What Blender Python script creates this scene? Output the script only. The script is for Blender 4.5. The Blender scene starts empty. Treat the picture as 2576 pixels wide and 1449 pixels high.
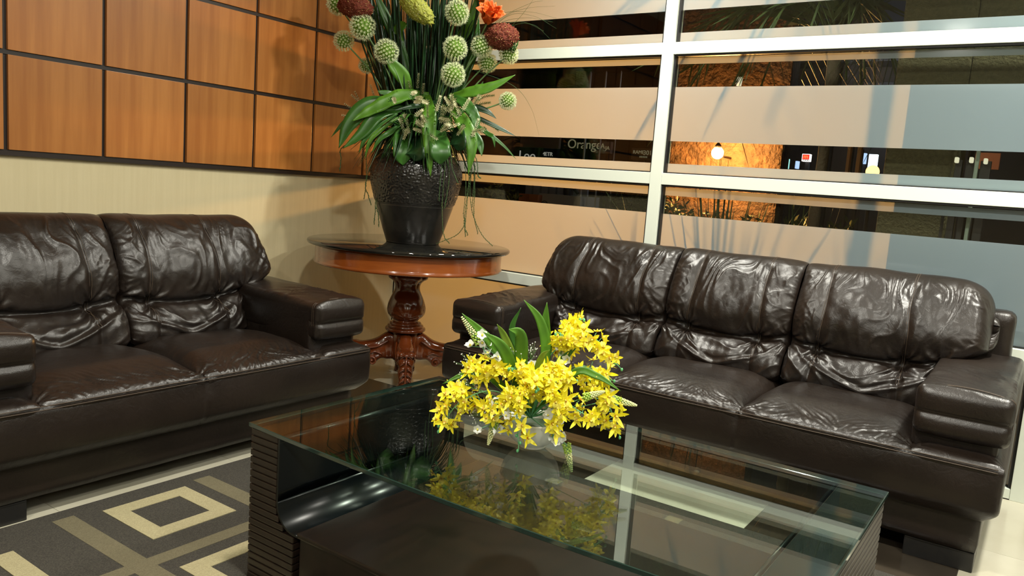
import bpy, bmesh, math, random
import numpy as np
from mathutils import Vector, Matrix, noise as mn
random.seed(7); rng = np.random.default_rng(7)
SC = bpy.context.scene; COL = SC.collection
# ------------------------------------------------------------------ camera
CC = np.array([-3.82255, -3.56655, 1.156]); FP = 1969.92
MR = np.array([[0.5712349, -0.8175232, 0.0731193], [-0.0657019, -0.1343426, -0.9887544], [0.8181527, 0.5600070, -0.1304540]])
cam = bpy.data.cameras.new('camera'); co = bpy.data.objects.new('camera', cam); COL.objects.link(co)
cam.sensor_width = 36; cam.lens = FP / 2576 * 36; cam.clip_start = .02
r_, d_, f_ = [Vector(v) for v in MR]
co.matrix_world = Matrix(((r_.x, -d_.x, -f_.x, CC[0]), (r_.y, -d_.y, -f_.y, CC[1]), (r_.z, -d_.z, -f_.z, CC[2]), (0, 0, 0, 1)))
SC.camera = co
SC.view_settings.view_transform = 'Standard'; SC.view_settings.look = 'None'
SC.view_settings.gamma = 1; SC.view_settings.use_curve_mapping = False
SC.view_settings.exposure = 0.15
# ------------------------------------------------------------------ world
w = bpy.data.worlds.new('night_sky'); SC.world = w; w.use_nodes = True
w.node_tree.nodes['Background'].inputs[0].default_value = (.035, .024, .016, 1)
w.node_tree.nodes['Background'].inputs[1].default_value = .5
# ------------------------------------------------------------------ room lights (ceiling downlights)
LIGHTS = [(-.55, -1.9, 40), (-.50, -3.9, 66), (-2.6, -2.55, 52), (-2.5, -4.6, 44), (-4.7, -2.55, 42), (-4.7, -4.8, 36), (-.6, -6.2, 20), (-2.7, -6.9, 14), (-5.2, -6.9, 14)]
CEIL = 2.9
for (x, y, pw) in LIGHTS:
    l = bpy.data.lights.new('downlight', 'AREA'); l.shape = 'DISK'; l.size = .17; l.energy = pw; l.color = (1, .97, .86)
    l.spread = math.radians(165)
    o = bpy.data.objects.new('downlight', l); o.location = (x, y, CEIL - .03); COL.objects.link(o)
l = bpy.data.lights.new('street_glow', 'POINT'); l.energy = 30; l.color = (.8, .85, 1); l.shadow_soft_size = .3
o = bpy.data.objects.new('street_glow', l); o.location = (6.0, -1.6, 2.7); COL.objects.link(o)

# ------------------------------------------------------------------ helpers
def ray(px, py):
    q = np.array([(px - 1288) / FP, (py - 724.5) / FP, 1.0]) @ MR
    return q / np.linalg.norm(q)
def at(px, py, ax, v):
    d = ray(px, py); i = 'xyz'.index(ax); return CC + d * (v - CC[i]) / d[i]
def atp(px, py, P, off=0.0):
    """point on the vertical plane through P facing the viewpoint side, off metres nearer"""
    n = np.array([MR[2][0], MR[2][1], 0]); n /= np.linalg.norm(n); d = ray(px, py)
    return CC + d * (((np.array(P) - CC) @ n - off) / (d @ n))
def srgb(r, g, b):
    f = lambda c: (c / 255 / 12.92) if c / 255 <= .04045 else ((c / 255 + .055) / 1.055) ** 2.4
    return (f(r), f(g), f(b), 1)
_perm = rng.permutation(256)
def _h(i, j): return _perm[(_perm[i & 255] + j) & 255]
_g = np.stack([np.cos(np.arange(256) * 2.399), np.sin(np.arange(256) * 2.399)], -1)
def pn(x, y):
    x = np.asarray(x, float); y = np.asarray(y, float)
    xi = np.floor(x).astype(int); yi = np.floor(y).astype(int); xf = x - xi; yf = y - yi
    u = xf ** 3 * (xf * (xf * 6 - 15) + 10); v = yf ** 3 * (yf * (yf * 6 - 15) + 10)
    def gd(a, b): g = _g[_h(xi + a, yi + b)]; return g[..., 0] * (xf - a) + g[..., 1] * (yf - b)
    return ((gd(0, 0) * (1 - u) + gd(1, 0) * u) * (1 - v) + (gd(0, 1) * (1 - u) + gd(1, 1) * u) * v) * 1.5
def rid(x, y, p=2.0):
    return np.clip(1 - np.abs(pn(x, y)) * 2.2, 0, 1) ** p
def sst(a, b, x):
    t = np.clip((x - a) / (b - a), 0, 1); return t * t * (3 - 2 * t)

def link(o, parent=None):
    COL.objects.link(o)
    if parent: o.parent = parent
    return o
def mesh(name, V, F, m, parent=None, smooth=True, loc=None, mi=None):
    me = bpy.data.meshes.new(name); me.from_pydata([tuple(map(float, v)) for v in V], [], [tuple(int(i) for i in f) for f in F])
    ms = m if isinstance(m, (list, tuple)) else [m]
    for k in ms: me.materials.append(k)
    if mi is not None: me.polygons.foreach_set('material_index', np.asarray(mi, dtype=np.int32))
    me.polygons.foreach_set('use_smooth', [smooth] * len(me.polygons)); me.update()
    o = bpy.data.objects.new(name, me)
    if loc is not None: o.location = loc
    return link(o, parent)
def empty(name, loc=(0, 0, 0), rz=0, parent=None):
    o = bpy.data.objects.new(name, None); o.location = loc; o.rotation_euler = (0, 0, rz); o.empty_display_size = .05
    return link(o, parent)
def tag(o, label, cat, group=None):
    o['label'] = label; o['category'] = cat
    if group: o['group'] = group
    return o
def struct(o): o['kind'] = 'structure'; return o
def dup(src, parent=None, name=None):
    o = src.copy(); COL.objects.link(o); o.parent = parent
    return o
class G:
    def __init__(s): s.V = []; s.F = []; s.M = []
    def add(s, V, F, mi=0):
        n = len(s.V); s.V += [tuple(v) for v in V]; s.F += [tuple(i + n for i in f) for f in F]; s.M += [mi] * len(F)
    def box(s, a, b, mi=0, bev=0):
        x0, y0, z0 = a; x1, y1, z1 = b
        if not bev:
            s.add([(x0, y0, z0), (x1, y0, z0), (x1, y1, z0), (x0, y1, z0), (x0, y0, z1), (x1, y0, z1), (x1, y1, z1), (x0, y1, z1)],
                  [(0, 3, 2, 1), (4, 5, 6, 7), (0, 1, 5, 4), (1, 2, 6, 5), (2, 3, 7, 6), (3, 0, 4, 7)], mi)
            return
        bm = bmesh.new(); bmesh.ops.create_cube(bm, size=1)
        for v in bm.verts: v.co = ((x0 + x1) / 2 + v.co.x * (x1 - x0), (y0 + y1) / 2 + v.co.y * (y1 - y0), (z0 + z1) / 2 + v.co.z * (z1 - z0))
        bmesh.ops.bevel(bm, geom=list(bm.edges), offset=bev, segments=2, affect='EDGES', profile=.6)
        bm.verts.index_update(); s.add([tuple(v.co) for v in bm.verts], [tuple(v.index for v in f.verts) for f in bm.faces], mi); bm.free()
    def tube(s, pts, rad, n=6, mi=0, cap=True):
        pts = [np.array(p, float) for p in pts]; rad = [rad] * len(pts) if np.isscalar(rad) else rad
        V = []; F = []; up = np.array([0.13, .21, .97])
        for i, p in enumerate(pts):
            t = pts[min(i + 1, len(pts) - 1)] - pts[max(i - 1, 0)]; t /= (np.linalg.norm(t) + 1e-9)
            a = np.cross(t, up); 
            if np.linalg.norm(a) < 1e-3: a = np.cross(t, [1, 0, 0])
            a /= np.linalg.norm(a); b = np.cross(t, a)
            for k in range(n):
                th = 2 * math.pi * k / n; V.append(p + rad[i] * (math.cos(th) * a + math.sin(th) * b))
        for i in range(len(pts) - 1):
            for k in range(n): F.append((i * n + k, i * n + (k + 1) % n, (i + 1) * n + (k + 1) % n, (i + 1) * n + k))
        if cap: F.append(tuple(range(n))[::-1]); F.append(tuple((len(pts) - 1) * n + k for k in range(n)))
        s.add(V, F, mi)
    def lathe(s, prof, n=48, mi=0, c=(0, 0, 0), fn=None):
        V = []; F = []
        for (r, z) in prof:
            for k in range(n):
                th = 2 * math.pi * k / n; rr = fn(r, z, th) if fn else r
                V.append((c[0] + rr * math.cos(th), c[1] + rr * math.sin(th), c[2] + z))
        for i in range(len(prof) - 1):
            for k in range(n): F.append((i * n + k, i * n + (k + 1) % n, (i + 1) * n + (k + 1) % n, (i + 1) * n + k))
        F.append(tuple(range(n))[::-1]); F.append(tuple((len(prof) - 1) * n + k for k in range(n)))
        s.add(V, F, mi)
    def ell(s, c, r, n=8, m=6, mi=0):
        V = []; F = []
        for i in range(m + 1):
            ph = math.pi * i / m
            for k in range(n):
                th = 2 * math.pi * k / n; V.append((c[0] + r[0] * math.sin(ph) * math.cos(th), c[1] + r[1] * math.sin(ph) * math.sin(th), c[2] + r[2] * math.cos(ph)))
        for i in range(m):
            for k in range(n): F.append((i * n + k, (i + 1) * n + k, (i + 1) * n + (k + 1) % n, i * n + (k + 1) % n))
        s.add(V, F, mi)
    def out(s, name, m, parent=None, smooth=True, loc=None):
        return mesh(name, s.V, s.F, m, parent, smooth, loc, s.M if isinstance(m, (list, tuple)) else None)
def sbox(name, a, b, m, parent=None, bev=0):
    g = G(); g.box(a, b, 0, bev); return g.out(name, m, parent, smooth=False)
def gridmesh(name, X, Y, Z, m, parent=None, flip=False, closed=False):
    nu, nv = X.shape; V = np.stack([X, Y, Z], -1).reshape(-1, 3)
    i, j = np.meshgrid(np.arange(nu - (0 if closed else 1)), np.arange(nv - 1), indexing='ij'); i2 = (i + 1) % nu
    F = np.stack([i * nv + j, i2 * nv + j, i2 * nv + j + 1, i * nv + j + 1], -1).reshape(-1, 4)
    if flip: F = F[:, ::-1]
    me = bpy.data.meshes.new(name); me.vertices.add(len(V)); me.vertices.foreach_set('co', V.ravel())
    me.loops.add(F.size); me.loops.foreach_set('vertex_index', F.ravel().astype(np.int32))
    me.polygons.add(len(F)); me.polygons.foreach_set('loop_start', np.arange(0, F.size, 4, dtype=np.int32))
    me.polygons.foreach_set('use_smooth', [True] * len(F)); me.update(calc_edges=True); me.validate(); me.materials.append(m)
    return link(bpy.data.objects.new(name, me), parent)
def rbox(name, lo, hi, r, res, m, parent=None, disp=None, power=2.0):
    """rounded box as a dense grid, disp(P,N)->P displaces it"""
    lo = np.array(lo, float); hi = np.array(hi, float); n = np.maximum(3, np.ceil((hi - lo) / res).astype(int))
    Vs = []; Fs = []; off = 0
    for ax in range(3):
        a, b = (ax + 1) % 3, (ax + 2) % 3
        ta = np.linspace(0, 1, n[a] + 1); tb = np.linspace(0, 1, n[b] + 1)
        A, B = np.meshgrid(ta, tb, indexing='ij')
        for sgn in (0, 1):
            P = np.zeros(A.shape + (3,)); P[..., a] = lo[a] + A * (hi[a] - lo[a]); P[..., b] = lo[b] + B * (hi[b] - lo[b]); P[..., ax] = hi[ax] if sgn else lo[ax]
            i, j = np.meshgrid(np.arange(n[a]), np.arange(n[b]), indexing='ij'); nv = n[b] + 1
            F = np.stack([i * nv + j, (i + 1) * nv + j, (i + 1) * nv + j + 1, i * nv + j + 1], -1).reshape(-1, 4)
            if not sgn: F = F[:, ::-1]
            Vs.append(P.reshape(-1, 3)); Fs.append(F + off); off += P.shape[0] * P.shape[1]
    V = np.concatenate(Vs); F = np.concatenate(Fs)
    key = np.round(V * 1e5).astype(np.int64); _, idx, inv = np.unique(key, axis=0, return_index=True, return_inverse=True)
    V = V[idx]; F = inv.reshape(-1)[F]
    R = np.minimum(r, (hi - lo) / 2 - 1e-4) if np.isscalar(r) else np.array(r)
    core = np.clip(V, lo + R, hi - R); D = (V - core) / R; L = (np.abs(D) ** power).sum(1) ** (1 / power)
    P = core + D / np.maximum(L, 1e-6)[:, None] * R * (np.minimum(1, L) if False else 1)
    N = D / np.maximum(np.linalg.norm(D, axis=1), 1e-6)[:, None]
    if disp is not None: P = disp(P, N)
    me = bpy.data.meshes.new(name); me.from_pydata(P.tolist(), [], F.tolist()); me.materials.append(m)
    me.polygons.foreach_set('use_smooth', [True] * len(me.polygons)); me.update()
    return link(bpy.data.objects.new(name, me), parent)
def curve3(pts, n):
    """Catmull-Rom through points"""
    P = [np.array(p, float) for p in pts]; P = [2 * P[0] - P[1]] + P + [2 * P[-1] - P[-2]]; out = []
    segs = len(P) - 3
    for k in range(n):
        t = k / (n - 1) * segs; i = min(int(t), segs - 1); t -= i
        a, b, c, d = P[i:i + 4]
        out.append(.5 * ((2 * b) + (-a + c) * t + (2 * a - 5 * b + 4 * c - d) * t * t + (-a + 3 * b - 3 * c + d) * t ** 3))
    return out

# ------------------------------------------------------------------ materials
def nm(name):
    m = bpy.data.materials.new(name); m.use_nodes = True; nt = m.node_tree; return m, nt, nt.nodes['Principled BSDF']
def N(nt, t, **k):
    n = nt.nodes.new(t)
    for a, v in k.items(): setattr(n, a, v)
    return n
def pmat(name, col, rough=.5, spec=.5, metal=0, noise=None, bump=None, coat=0, sub=0, vary=0):
    """noise=(scale vec, amount, col2) colour variation ; bump=(type, scale, strength, dist)"""
    m, nt, b = nm(name)
    col = tuple(col)[:3] + (1,)
    b.inputs['Base Color'].default_value = col; b.inputs['Roughness'].default_value = rough
    b.inputs['Specular IOR Level'].default_value = spec; b.inputs['Metallic'].default_value = metal; b.inputs['Coat Weight'].default_value = coat
    b.inputs['Coat Roughness'].default_value = .08
    tc = N(nt, 'ShaderNodeTexCoord')
    if noise:
        sc, amt, c2 = noise; mp = N(nt, 'ShaderNodeMapping'); mp.inputs['Scale'].default_value = sc
        nt.links.new(tc.outputs['Object'], mp.inputs[0]); nz = N(nt, 'ShaderNodeTexNoise'); nz.inputs['Scale'].default_value = 1; nz.inputs['Detail'].default_value = 6
        nt.links.new(mp.outputs[0], nz.inputs['Vector']); rp = N(nt, 'ShaderNodeValToRGB'); rp.color_ramp.elements[0].position = .35; rp.color_ramp.elements[1].position = .65
        rp.color_ramp.elements[0].color = col; rp.color_ramp.elements[1].color = tuple(c2)[:3] + (1,)
        nt.links.new(nz.outputs[0], rp.inputs[0]); src = rp.outputs[0]
        nt.links.new(src, b.inputs['Base Color'])
    if vary:
        oi = N(nt, 'ShaderNodeObjectInfo'); mr = N(nt, 'ShaderNodeMapRange'); mr.inputs[3].default_value = 1 - vary; mr.inputs[4].default_value = 1 + vary
        nt.links.new(oi.outputs['Random'], mr.inputs[0]); hs = N(nt, 'ShaderNodeHueSaturation')
        if noise: nt.links.new(src, hs.inputs['Color'])
        else: hs.inputs['Color'].default_value = col
        nt.links.new(mr.outputs[0], hs.inputs['Value']); nt.links.new(hs.outputs[0], b.inputs['Base Color'])
    if bump:
        ty, sc, st, di = bump; bp = N(nt, 'ShaderNodeBump'); bp.inputs['Strength'].default_value = st; bp.inputs['Distance'].default_value = di
        if ty == 'v': t = N(nt, 'ShaderNodeTexVoronoi')
        else: t = N(nt, 'ShaderNodeTexNoise'); t.inputs['Detail'].default_value = 5
        t.inputs['Scale'].default_value = sc; nt.links.new(tc.outputs['Object'], t.inputs['Vector']); nt.links.new(t.outputs[0], bp.inputs['Height']); nt.links.new(bp.outputs[0], b.inputs['Normal'])
    if sub:
        tr = N(nt, 'ShaderNodeBsdfTranslucent'); tr.inputs[0].default_value = col; mx = N(nt, 'ShaderNodeMixShader'); mx.inputs[0].default_value = sub
        nt.links.new(b.outputs[0], mx.inputs[1]); nt.links.new(tr.outputs[0], mx.inputs[2]); nt.links.new(mx.outputs[0], nt.nodes['Material Output'].inputs[0])
    return m
def emat(name, col, st):
    m, nt, b = nm(name); b.inputs['Base Color'].default_value = (0, 0, 0, 1); b.inputs['Emission Color'].default_value = tuple(col)[:3] + (1,); b.inputs['Emission Strength'].default_value = st
    return m
def glassmat(name, tint, ior=1.5, tmix=1.0, rough=0.0):
    m = bpy.data.materials.new(name); m.use_nodes = True; nt = m.node_tree; nt.nodes.clear()
    o = N(nt, 'ShaderNodeOutputMaterial'); t = N(nt, 'ShaderNodeBsdfTransparent'); t.inputs[0].default_value = tint
    g = N(nt, 'ShaderNodeBsdfGlossy'); g.inputs['Roughness'].default_value = rough; fr = N(nt, 'ShaderNodeFresnel'); fr.inputs[0].default_value = ior
    # same reflectance seen from either side of the sheet
    ge = N(nt, 'ShaderNodeNewGeometry'); mp = N(nt, 'ShaderNodeMath', operation='MULTIPLY_ADD'); mp.inputs[1].default_value = 1 / ior - ior; mp.inputs[2].default_value = ior
    nt.links.new(ge.outputs['Backfacing'], mp.inputs[0])
    fr.inputs[0].default_value = ior; nt.links.new(mp.outputs[0], fr.inputs[0])
    iv = N(nt, 'ShaderNodeMath', operation='MULTIPLY'); iv.inputs[1].default_value = tmix; nt.links.new(fr.outputs[0], iv.inputs[0])
    mx = N(nt, 'ShaderNodeMixShader'); nt.links.new(iv.outputs[0], mx.inputs[0]); nt.links.new(t.outputs[0], mx.inputs[1]); nt.links.new(g.outputs[0], mx.inputs[2]); nt.links.new(mx.outputs[0], o.inputs[0])
    return m
def filmmat():
    m = bpy.data.materials.new('frosted_film'); m.use_nodes = True; nt = m.node_tree; nt.nodes.clear()
    o = N(nt, 'ShaderNodeOutputMaterial'); d = N(nt, 'ShaderNodeBsdfDiffuse'); d.inputs[0].default_value = (.27, .36, .40, 1)
    t = N(nt, 'ShaderNodeBsdfTranslucent'); t.inputs[0].default_value = (.85, .85, .82, 1)
    a = N(nt, 'ShaderNodeMixShader'); a.inputs[0].default_value = .5; nt.links.new(d.outputs[0], a.inputs[1]); nt.links.new(t.outputs[0], a.inputs[2])
    g = N(nt, 'ShaderNodeBsdfGlossy'); g.inputs['Roughness'].default_value = .12; b = N(nt, 'ShaderNodeMixShader'); b.inputs[0].default_value = .04
    nt.links.new(a.outputs[0], b.inputs[1]); nt.links.new(g.outputs[0], b.inputs[2]); nt.links.new(b.outputs[0], o.inputs[0])
    return m
def leathermat():
    m, nt, b = nm('dark_brown_leather'); tc = N(nt, 'ShaderNodeTexCoord')
    n1 = N(nt, 'ShaderNodeTexNoise'); n1.inputs['Scale'].default_value = 3.5; n1.inputs['Detail'].default_value = 5; nt.links.new(tc.outputs['Object'], n1.inputs['Vector'])
    rp = N(nt, 'ShaderNodeValToRGB'); rp.color_ramp.elements[0].position = .3; rp.color_ramp.elements[1].position = .7
    rp.color_ramp.elements[0].color = (.0088, .0060, .0045, 1); rp.color_ramp.elements[1].color = (.0165, .0104, .0072, 1); nt.links.new(n1.outputs[0], rp.inputs[0]); nt.links.new(rp.outputs[0], b.inputs['Base Color'])
    mr = N(nt, 'ShaderNodeMapRange'); mr.inputs[3].default_value = .27; mr.inputs[4].default_value = .43; nt.links.new(n1.outputs[0], mr.inputs[0]); nt.links.new(mr.outputs[0], b.inputs['Roughness'])
    b.inputs['Specular IOR Level'].default_value = .54
    v = N(nt, 'ShaderNodeTexVoronoi'); v.inputs['Scale'].default_value = 420; nt.links.new(tc.outputs['Object'], v.inputs['Vector'])
    n2 = N(nt, 'ShaderNodeTexNoise'); n2.inputs['Scale'].default_value = 28; n2.inputs['Detail'].default_value = 4; n2.inputs['Distortion'].default_value = 1.2; nt.links.new(tc.outputs['Object'], n2.inputs['Vector'])
    b1 = N(nt, 'ShaderNodeBump'); b1.inputs['Strength'].default_value = .12; b1.inputs['Distance'].default_value = .002; nt.links.new(v.outputs['Distance'], b1.inputs['Height'])
    b2 = N(nt, 'ShaderNodeBump'); b2.inputs['Strength'].default_value = .35; b2.inputs['Distance'].default_value = .004; nt.links.new(n2.outputs[0], b2.inputs['Height']); nt.links.new(b1.outputs[0], b2.inputs['Normal'])
    nt.links.new(b2.outputs[0], b.inputs['Normal'])
    return m
def floormat():
    return pmat('cream_polished_tile', (.50, .47, .36), .16, .5, noise=((3, 3, 3), 1, (.56, .53, .42)))
M_cream = pmat('cream_wall_paint', (.62, .54, .34), .55, .3, noise=((60, 60, 3), 1, (.59, .51, .315)), bump=('n', 180, .08, .002))
M_wood = pmat('orange_brown_veneer', (.46, .185, .042), .34, .45, noise=((26, 26, 1.6), 1, (.36, .130, .026)), vary=.10)
M_rail = pmat('dark_brown_joint_strip', (.016, .009, .006), .4)
M_frame = pmat('pale_aluminium_frame', (.80, .86, .76), .38, .5)
M_gasket = pmat('black_rubber_gasket', (.008, .008, .008), .5)
M_glass = glassmat('clear_window_glass', (.90, .93, .90, 1))
M_film = filmmat()
M_leather = leathermat()
M_stitch = pmat('leather_seam_thread', (.055, .036, .022), .5)
M_floor = floormat(); M_tiled = pmat('dark_polished_tile', (.030, .024, .017), .12, .5, noise=((6, 6, 6), 1, (.045, .036, .026))); M_grout = pmat('tile_joint', (.10, .09, .07), .8)
M_ceil = pmat('white_ceiling', (.75, .74, .70), .8); M_wallb = pmat('rear_wall_paint', (.36, .30, .22), .6)
M_black = pmat('black_plastic_foot', (.01, .01, .01), .35, noise=((40, 40, 40), 1, (.014, .013, .012)))
M_rug = pmat('charcoal_rug_pile', (.043, .040, .034), .95, .1, noise=((260, 260, 260), 1, (.075, .068, .056)), bump=('n', 500, .8, .004))
M_rugc = pmat('cream_rug_pile', (.42, .37, .22), .95, .1, noise=((230, 230, 230), 1, (.34, .30, .175)), bump=('n', 500, .8, .004))
M_rugo = pmat('taupe_rug_pile', (.155, .135, .085), .95, .1, noise=((260, 260, 260), 1, (.12, .105, .066)), bump=('n', 500, .6, .003))
M_tabw = pmat('espresso_wood', (.0075, .0038, .0028), .30, .4, noise=((3, 30, 30), 1, (.012, .0058, .004)))
M_rib = pmat('espresso_ribbed_wood', (.014, .0085, .006), .38, .5, noise=((4, 50, 50), 1, (.021, .0125, .0085)), vary=.1)
M_lacq = pmat('black_lacquer', (.003, .0045, .0055), .25, .35)
M_tglass = glassmat('table_glass', (.82, .90, .85, 1)); M_gedge = pmat('green_glass_edge', (.012, .032, .025), .06, .8)
M_mahog = pmat('red_brown_mahogany', (.115, .024, .006), .16, .6, noise=((8, 8, 2), 1, (.16, .036, .008)), coat=.5)
M_apron = pmat('orange_mahogany_apron', (.24, .055, .009), .16, .6, noise=((5, 5, 30), 1, (.30, .075, .012)), coat=.5)
M_topb = pmat('black_polished_top', (.008, .008, .007), .035, .8)
M_vase = pmat('charcoal_ceramic', (.010, .010, .009), .22, .55, noise=((10, 10, 10), 1, (.024, .022, .019)))
M_white = pmat('white_porcelain', (.72, .72, .66), .12, .5)
M_leafb = pmat('bright_green_leaf', (.10, .26, .018), .38, .5, noise=((18, 18, 18), 1, (.07, .19, .015)), sub=.18)
M_leafm = pmat('mid_green_leaf', (.045, .15, .018), .34, .5, noise=((14, 14, 14), 1, (.028, .10, .014)), sub=.15)
M_leafd = pmat('dark_green_leaf', (.018, .062, .018), .32, .5, noise=((14, 14, 14), 1, (.010, .040, .012)), sub=.1)
M_leafy = pmat('yellow_green_leaf', (.20, .30, .03), .4, .5, noise=((22, 22, 22), 1, (.12, .22, .02)), sub=.18)
M_stem = pmat('pale_green_stem', (.10, .20, .06), .5); M_tend = pmat('trailing_stem_green', (.035, .085, .02), .6)
M_allw = pmat('allium_petal_cream', (.82, .88, .60), .6, .2, sub=.2); M_allg = pmat('allium_green_core', (.12, .24, .02), .6, .2)
M_red = pmat('dark_red_cockscomb', (.14, .016, .008), .6, .3, noise=((160, 160, 160), 1, (.20, .05, .02)), bump=('v', 260, 1, .003))
M_gold = pmat('gold_seed_bead', (.50, .34, .12), .5)
M_ygc = pmat('yellow_green_celosia', (.42, .42, .07), .6, .3, noise=((150, 150, 150), 1, (.26, .30, .04)))
M_ora = pmat('orange_red_petal', (.75, .10, .015), .45, .4, noise=((30, 30, 30), 1, (.85, .20, .03)), sub=.2)
M_cone = pmat('cream_bud', (.62, .60, .36), .6)
M_yel = pmat('yellow_orchid_petal', (.93, .80, .014), .42, .4, noise=((90, 90, 90), 1, (.95, .87, .05)), sub=.22, vary=.05)
M_yelp = pmat('pale_yellow_lip', (.90, .80, .12), .45, .4, sub=.2); M_throat = pmat('orange_throat', (.45, .10, .01), .5)
M_wpet = pmat('white_petal', (.84, .86, .82), .45, .4, sub=.25); M_bud = pmat('green_bud', (.12, .42, .17), .4); M_ostem = pmat('sea_green_stem', (.14, .40, .19), .5)
M_spk = pmat('cream_floret', (.70, .72, .36), .5); M_spg = pmat('lime_floret', (.38, .55, .08), .5)

# ------------------------------------------------------------------ floor, ceiling, walls
fl = struct(empty('floor')); T = .6575
XA, YA = -8.5, -8.5
sbox('tile_joint', (XA, YA, -.10), (.15, .15, -.0012), M_grout, fl)
tm = None; k = 0
for i in range(0, 13):
    for j in range(0, 13):
        x1 = -i * T - .0006; y1 = .497 - j * T - .0006; dk = i == 1 and j % 2 == 1
        if j == 0: continue
        key = 'd' if dk else 'l'
        if tm is None: tm = {}
        if key not in tm: g = G(); g.box((-T + .0012, -T + .0012, -.012), (0, 0, 0), 0, .0008); o = g.out('floor_tile', M_tiled if dk else M_floor, fl, smooth=False); tm[key] = o
        else: o = dup(tm[key], fl)
        o.location = (x1, y1, 0)
        if dk: o['label'] = 'dark brown polished floor tile'
for i in range(0, 13): sbox('floor_tile', (-(i + 1) * T + .0006, -T + .497 + .0006, -.012), (-i * T - .0006, .0115, 0), M_floor if i != 99 else M_tiled, fl, .0008)
ce = struct(sbox('ceiling', (XA, YA, CEIL), (.2, .2, CEIL + .1), M_ceil))
struct(sbox('wall_back', (XA - .1, YA - .1, 0), (.2, YA, CEIL), M_wallb)); struct(sbox('wall_front', (XA - .1, YA, 0), (XA, .2, CEIL), M_wallb))
for (x, y, pw) in LIGHTS:
    g = G(); g.lathe([(.087, 0), (.115, 0), (.118, -.006), (.112, -.010), (.09, -.008), (.087, 0)], 32)
    o = g.out('ceiling_light', M_frame, None, True, (x, y, CEIL - .0005)); tag(o, 'round recessed downlight ring in the white ceiling', 'ceiling light', 'ceiling downlights')
wl = struct(empty('wall_left'))
sbox('plaster', (XA, .012, 0), (0, .2, CEIL), M_cream, wl)
sbox('panel_backing', (XA, .006, 1.124), (0, .012, CEIL), M_rail, wl)
PX = -.3483; PZ = 1.1376; PP = .3997; gp = .0095
pm = {}
for c in range(-1, 20):
    x1 = PX - c * PP + PP - gp; x0 = PX - c * PP + gp
    if c == -1: x1 = min(x1, -.001); x0 = PX + PP - PP + gp
    if c == -1: x0 = PX + gp
    else: x0 = PX - (c + 1) * PP + gp; x1 = PX - c * PP - gp
    for r in range(5):
        z0 = PZ + r * PP + gp; z1 = min(PZ + (r + 1) * PP - gp, CEIL)
        if z1 - z0 < .02: continue
        key = (round(x1 - x0, 3), round(z1 - z0, 3))
        if key not in pm:
            g = G(); g.box((0, -.008, 0), (x1 - x0, .008, z1 - z0), 0, .0015); o = g.out('wood_panel', M_wood, wl, smooth=False); pm[key] = o
        else: o = dup(pm[key], wl)
        o.location = (x0, .0, z0)
g = G()
for r in range(5): g.box((XA, -.0005, PZ + r * PP - gp + .0005), (0, .007, PZ + r * PP + gp - .0005))
g.out('joint_strip', M_rail, wl, smooth=False)
sbox('joint_strip', (XA, -.006, PZ - .014), (0, .012, PZ + .004), M_rail, wl)

# ------------------------------------------------------------------ window wall (x = 0)
ZT = [.606, 1.244, 1.905, 2.56]; TH = .030
BAYS = [(-1.7765, -.022), (-3.55, -1.8415), (-5.36, -3.615), (-7.1, -5.425)]
CLEAR = [(1.063, 1.160), (1.325, 1.441), (1.716, 1.831), (1.988, 2.100), (2.30, 2.42), (2.66, 2.76)]
for bi, (ya, yb) in enumerate(BAYS):
    wn = struct(empty('window_%d' % (bi + 1)))
    for z in ZT:
        sbox('transom', (-.002, ya, z - TH), (.075, yb, z + TH), M_frame, wn, .002)
    sbox('bottom_rail', (-.002, ya, .004), (.075, yb, .046), M_frame, wn, .002)
    sbox('top_rail', (-.002, ya, CEIL - .06), (.075, yb, CEIL), M_frame, wn, .002)
    zs = [(.046, ZT[0] - TH), (ZT[0] + TH, ZT[1] - TH), (ZT[1] + TH, ZT[2] - TH), (ZT[2] + TH, ZT[3] - TH), (ZT[3] + TH, CEIL - .06)]
    for (z0, z1) in zs:
        sbox('glass_pane', (.040, ya + .001, z0 + .001), (.046, yb - .001, z1 - .001), M_glass, wn)
        g = G(); t = .011
        g.box((.012, ya + .0005, z0 + .0005), (.040, ya + t, z1 - .0005)); g.box((.012, yb - t, z0 + .0005), (.040, yb - .0005, z1 - .0005))
        g.box((.028, ya + t, z0 + .0005), (.040, yb - t, z0 + .006)); g.box((.006, ya + t, z1 - t * .8), (.040, yb - t, z1 - .0005))
        g.out('gasket', M_gasket, wn, smooth=False)
        cuts = [z0 + .007] + [q for c in CLEAR if c[0] > z0 and c[1] < z1 for q in c] + [z1 - .012]
        for a, b in zip(cuts[::2], cuts[1::2]):
            mesh('frosted_band', [(.0385, ya - .0115, a), (.0385, yb + .0115, a), (.0385, yb + .0115, b), (.0385, ya - .0115, b)], [(0, 1, 2, 3)], M_film, wn, False)
for k, (y0, y1) in enumerate([(-.0205, -.0005), (-1.841, -1.777), (-3.6145, -3.5505), (-5.4245, -5.3605), (-7.165, -7.101)]):
    struct(sbox('trim_%d' % (k + 1), (-.004, y0, 0), (.08, y1, CEIL), M_frame, None, .002))
struct(sbox('wall_right', (0, YA, 0), (.12, -7.166, CEIL), M_wallb))

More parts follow.
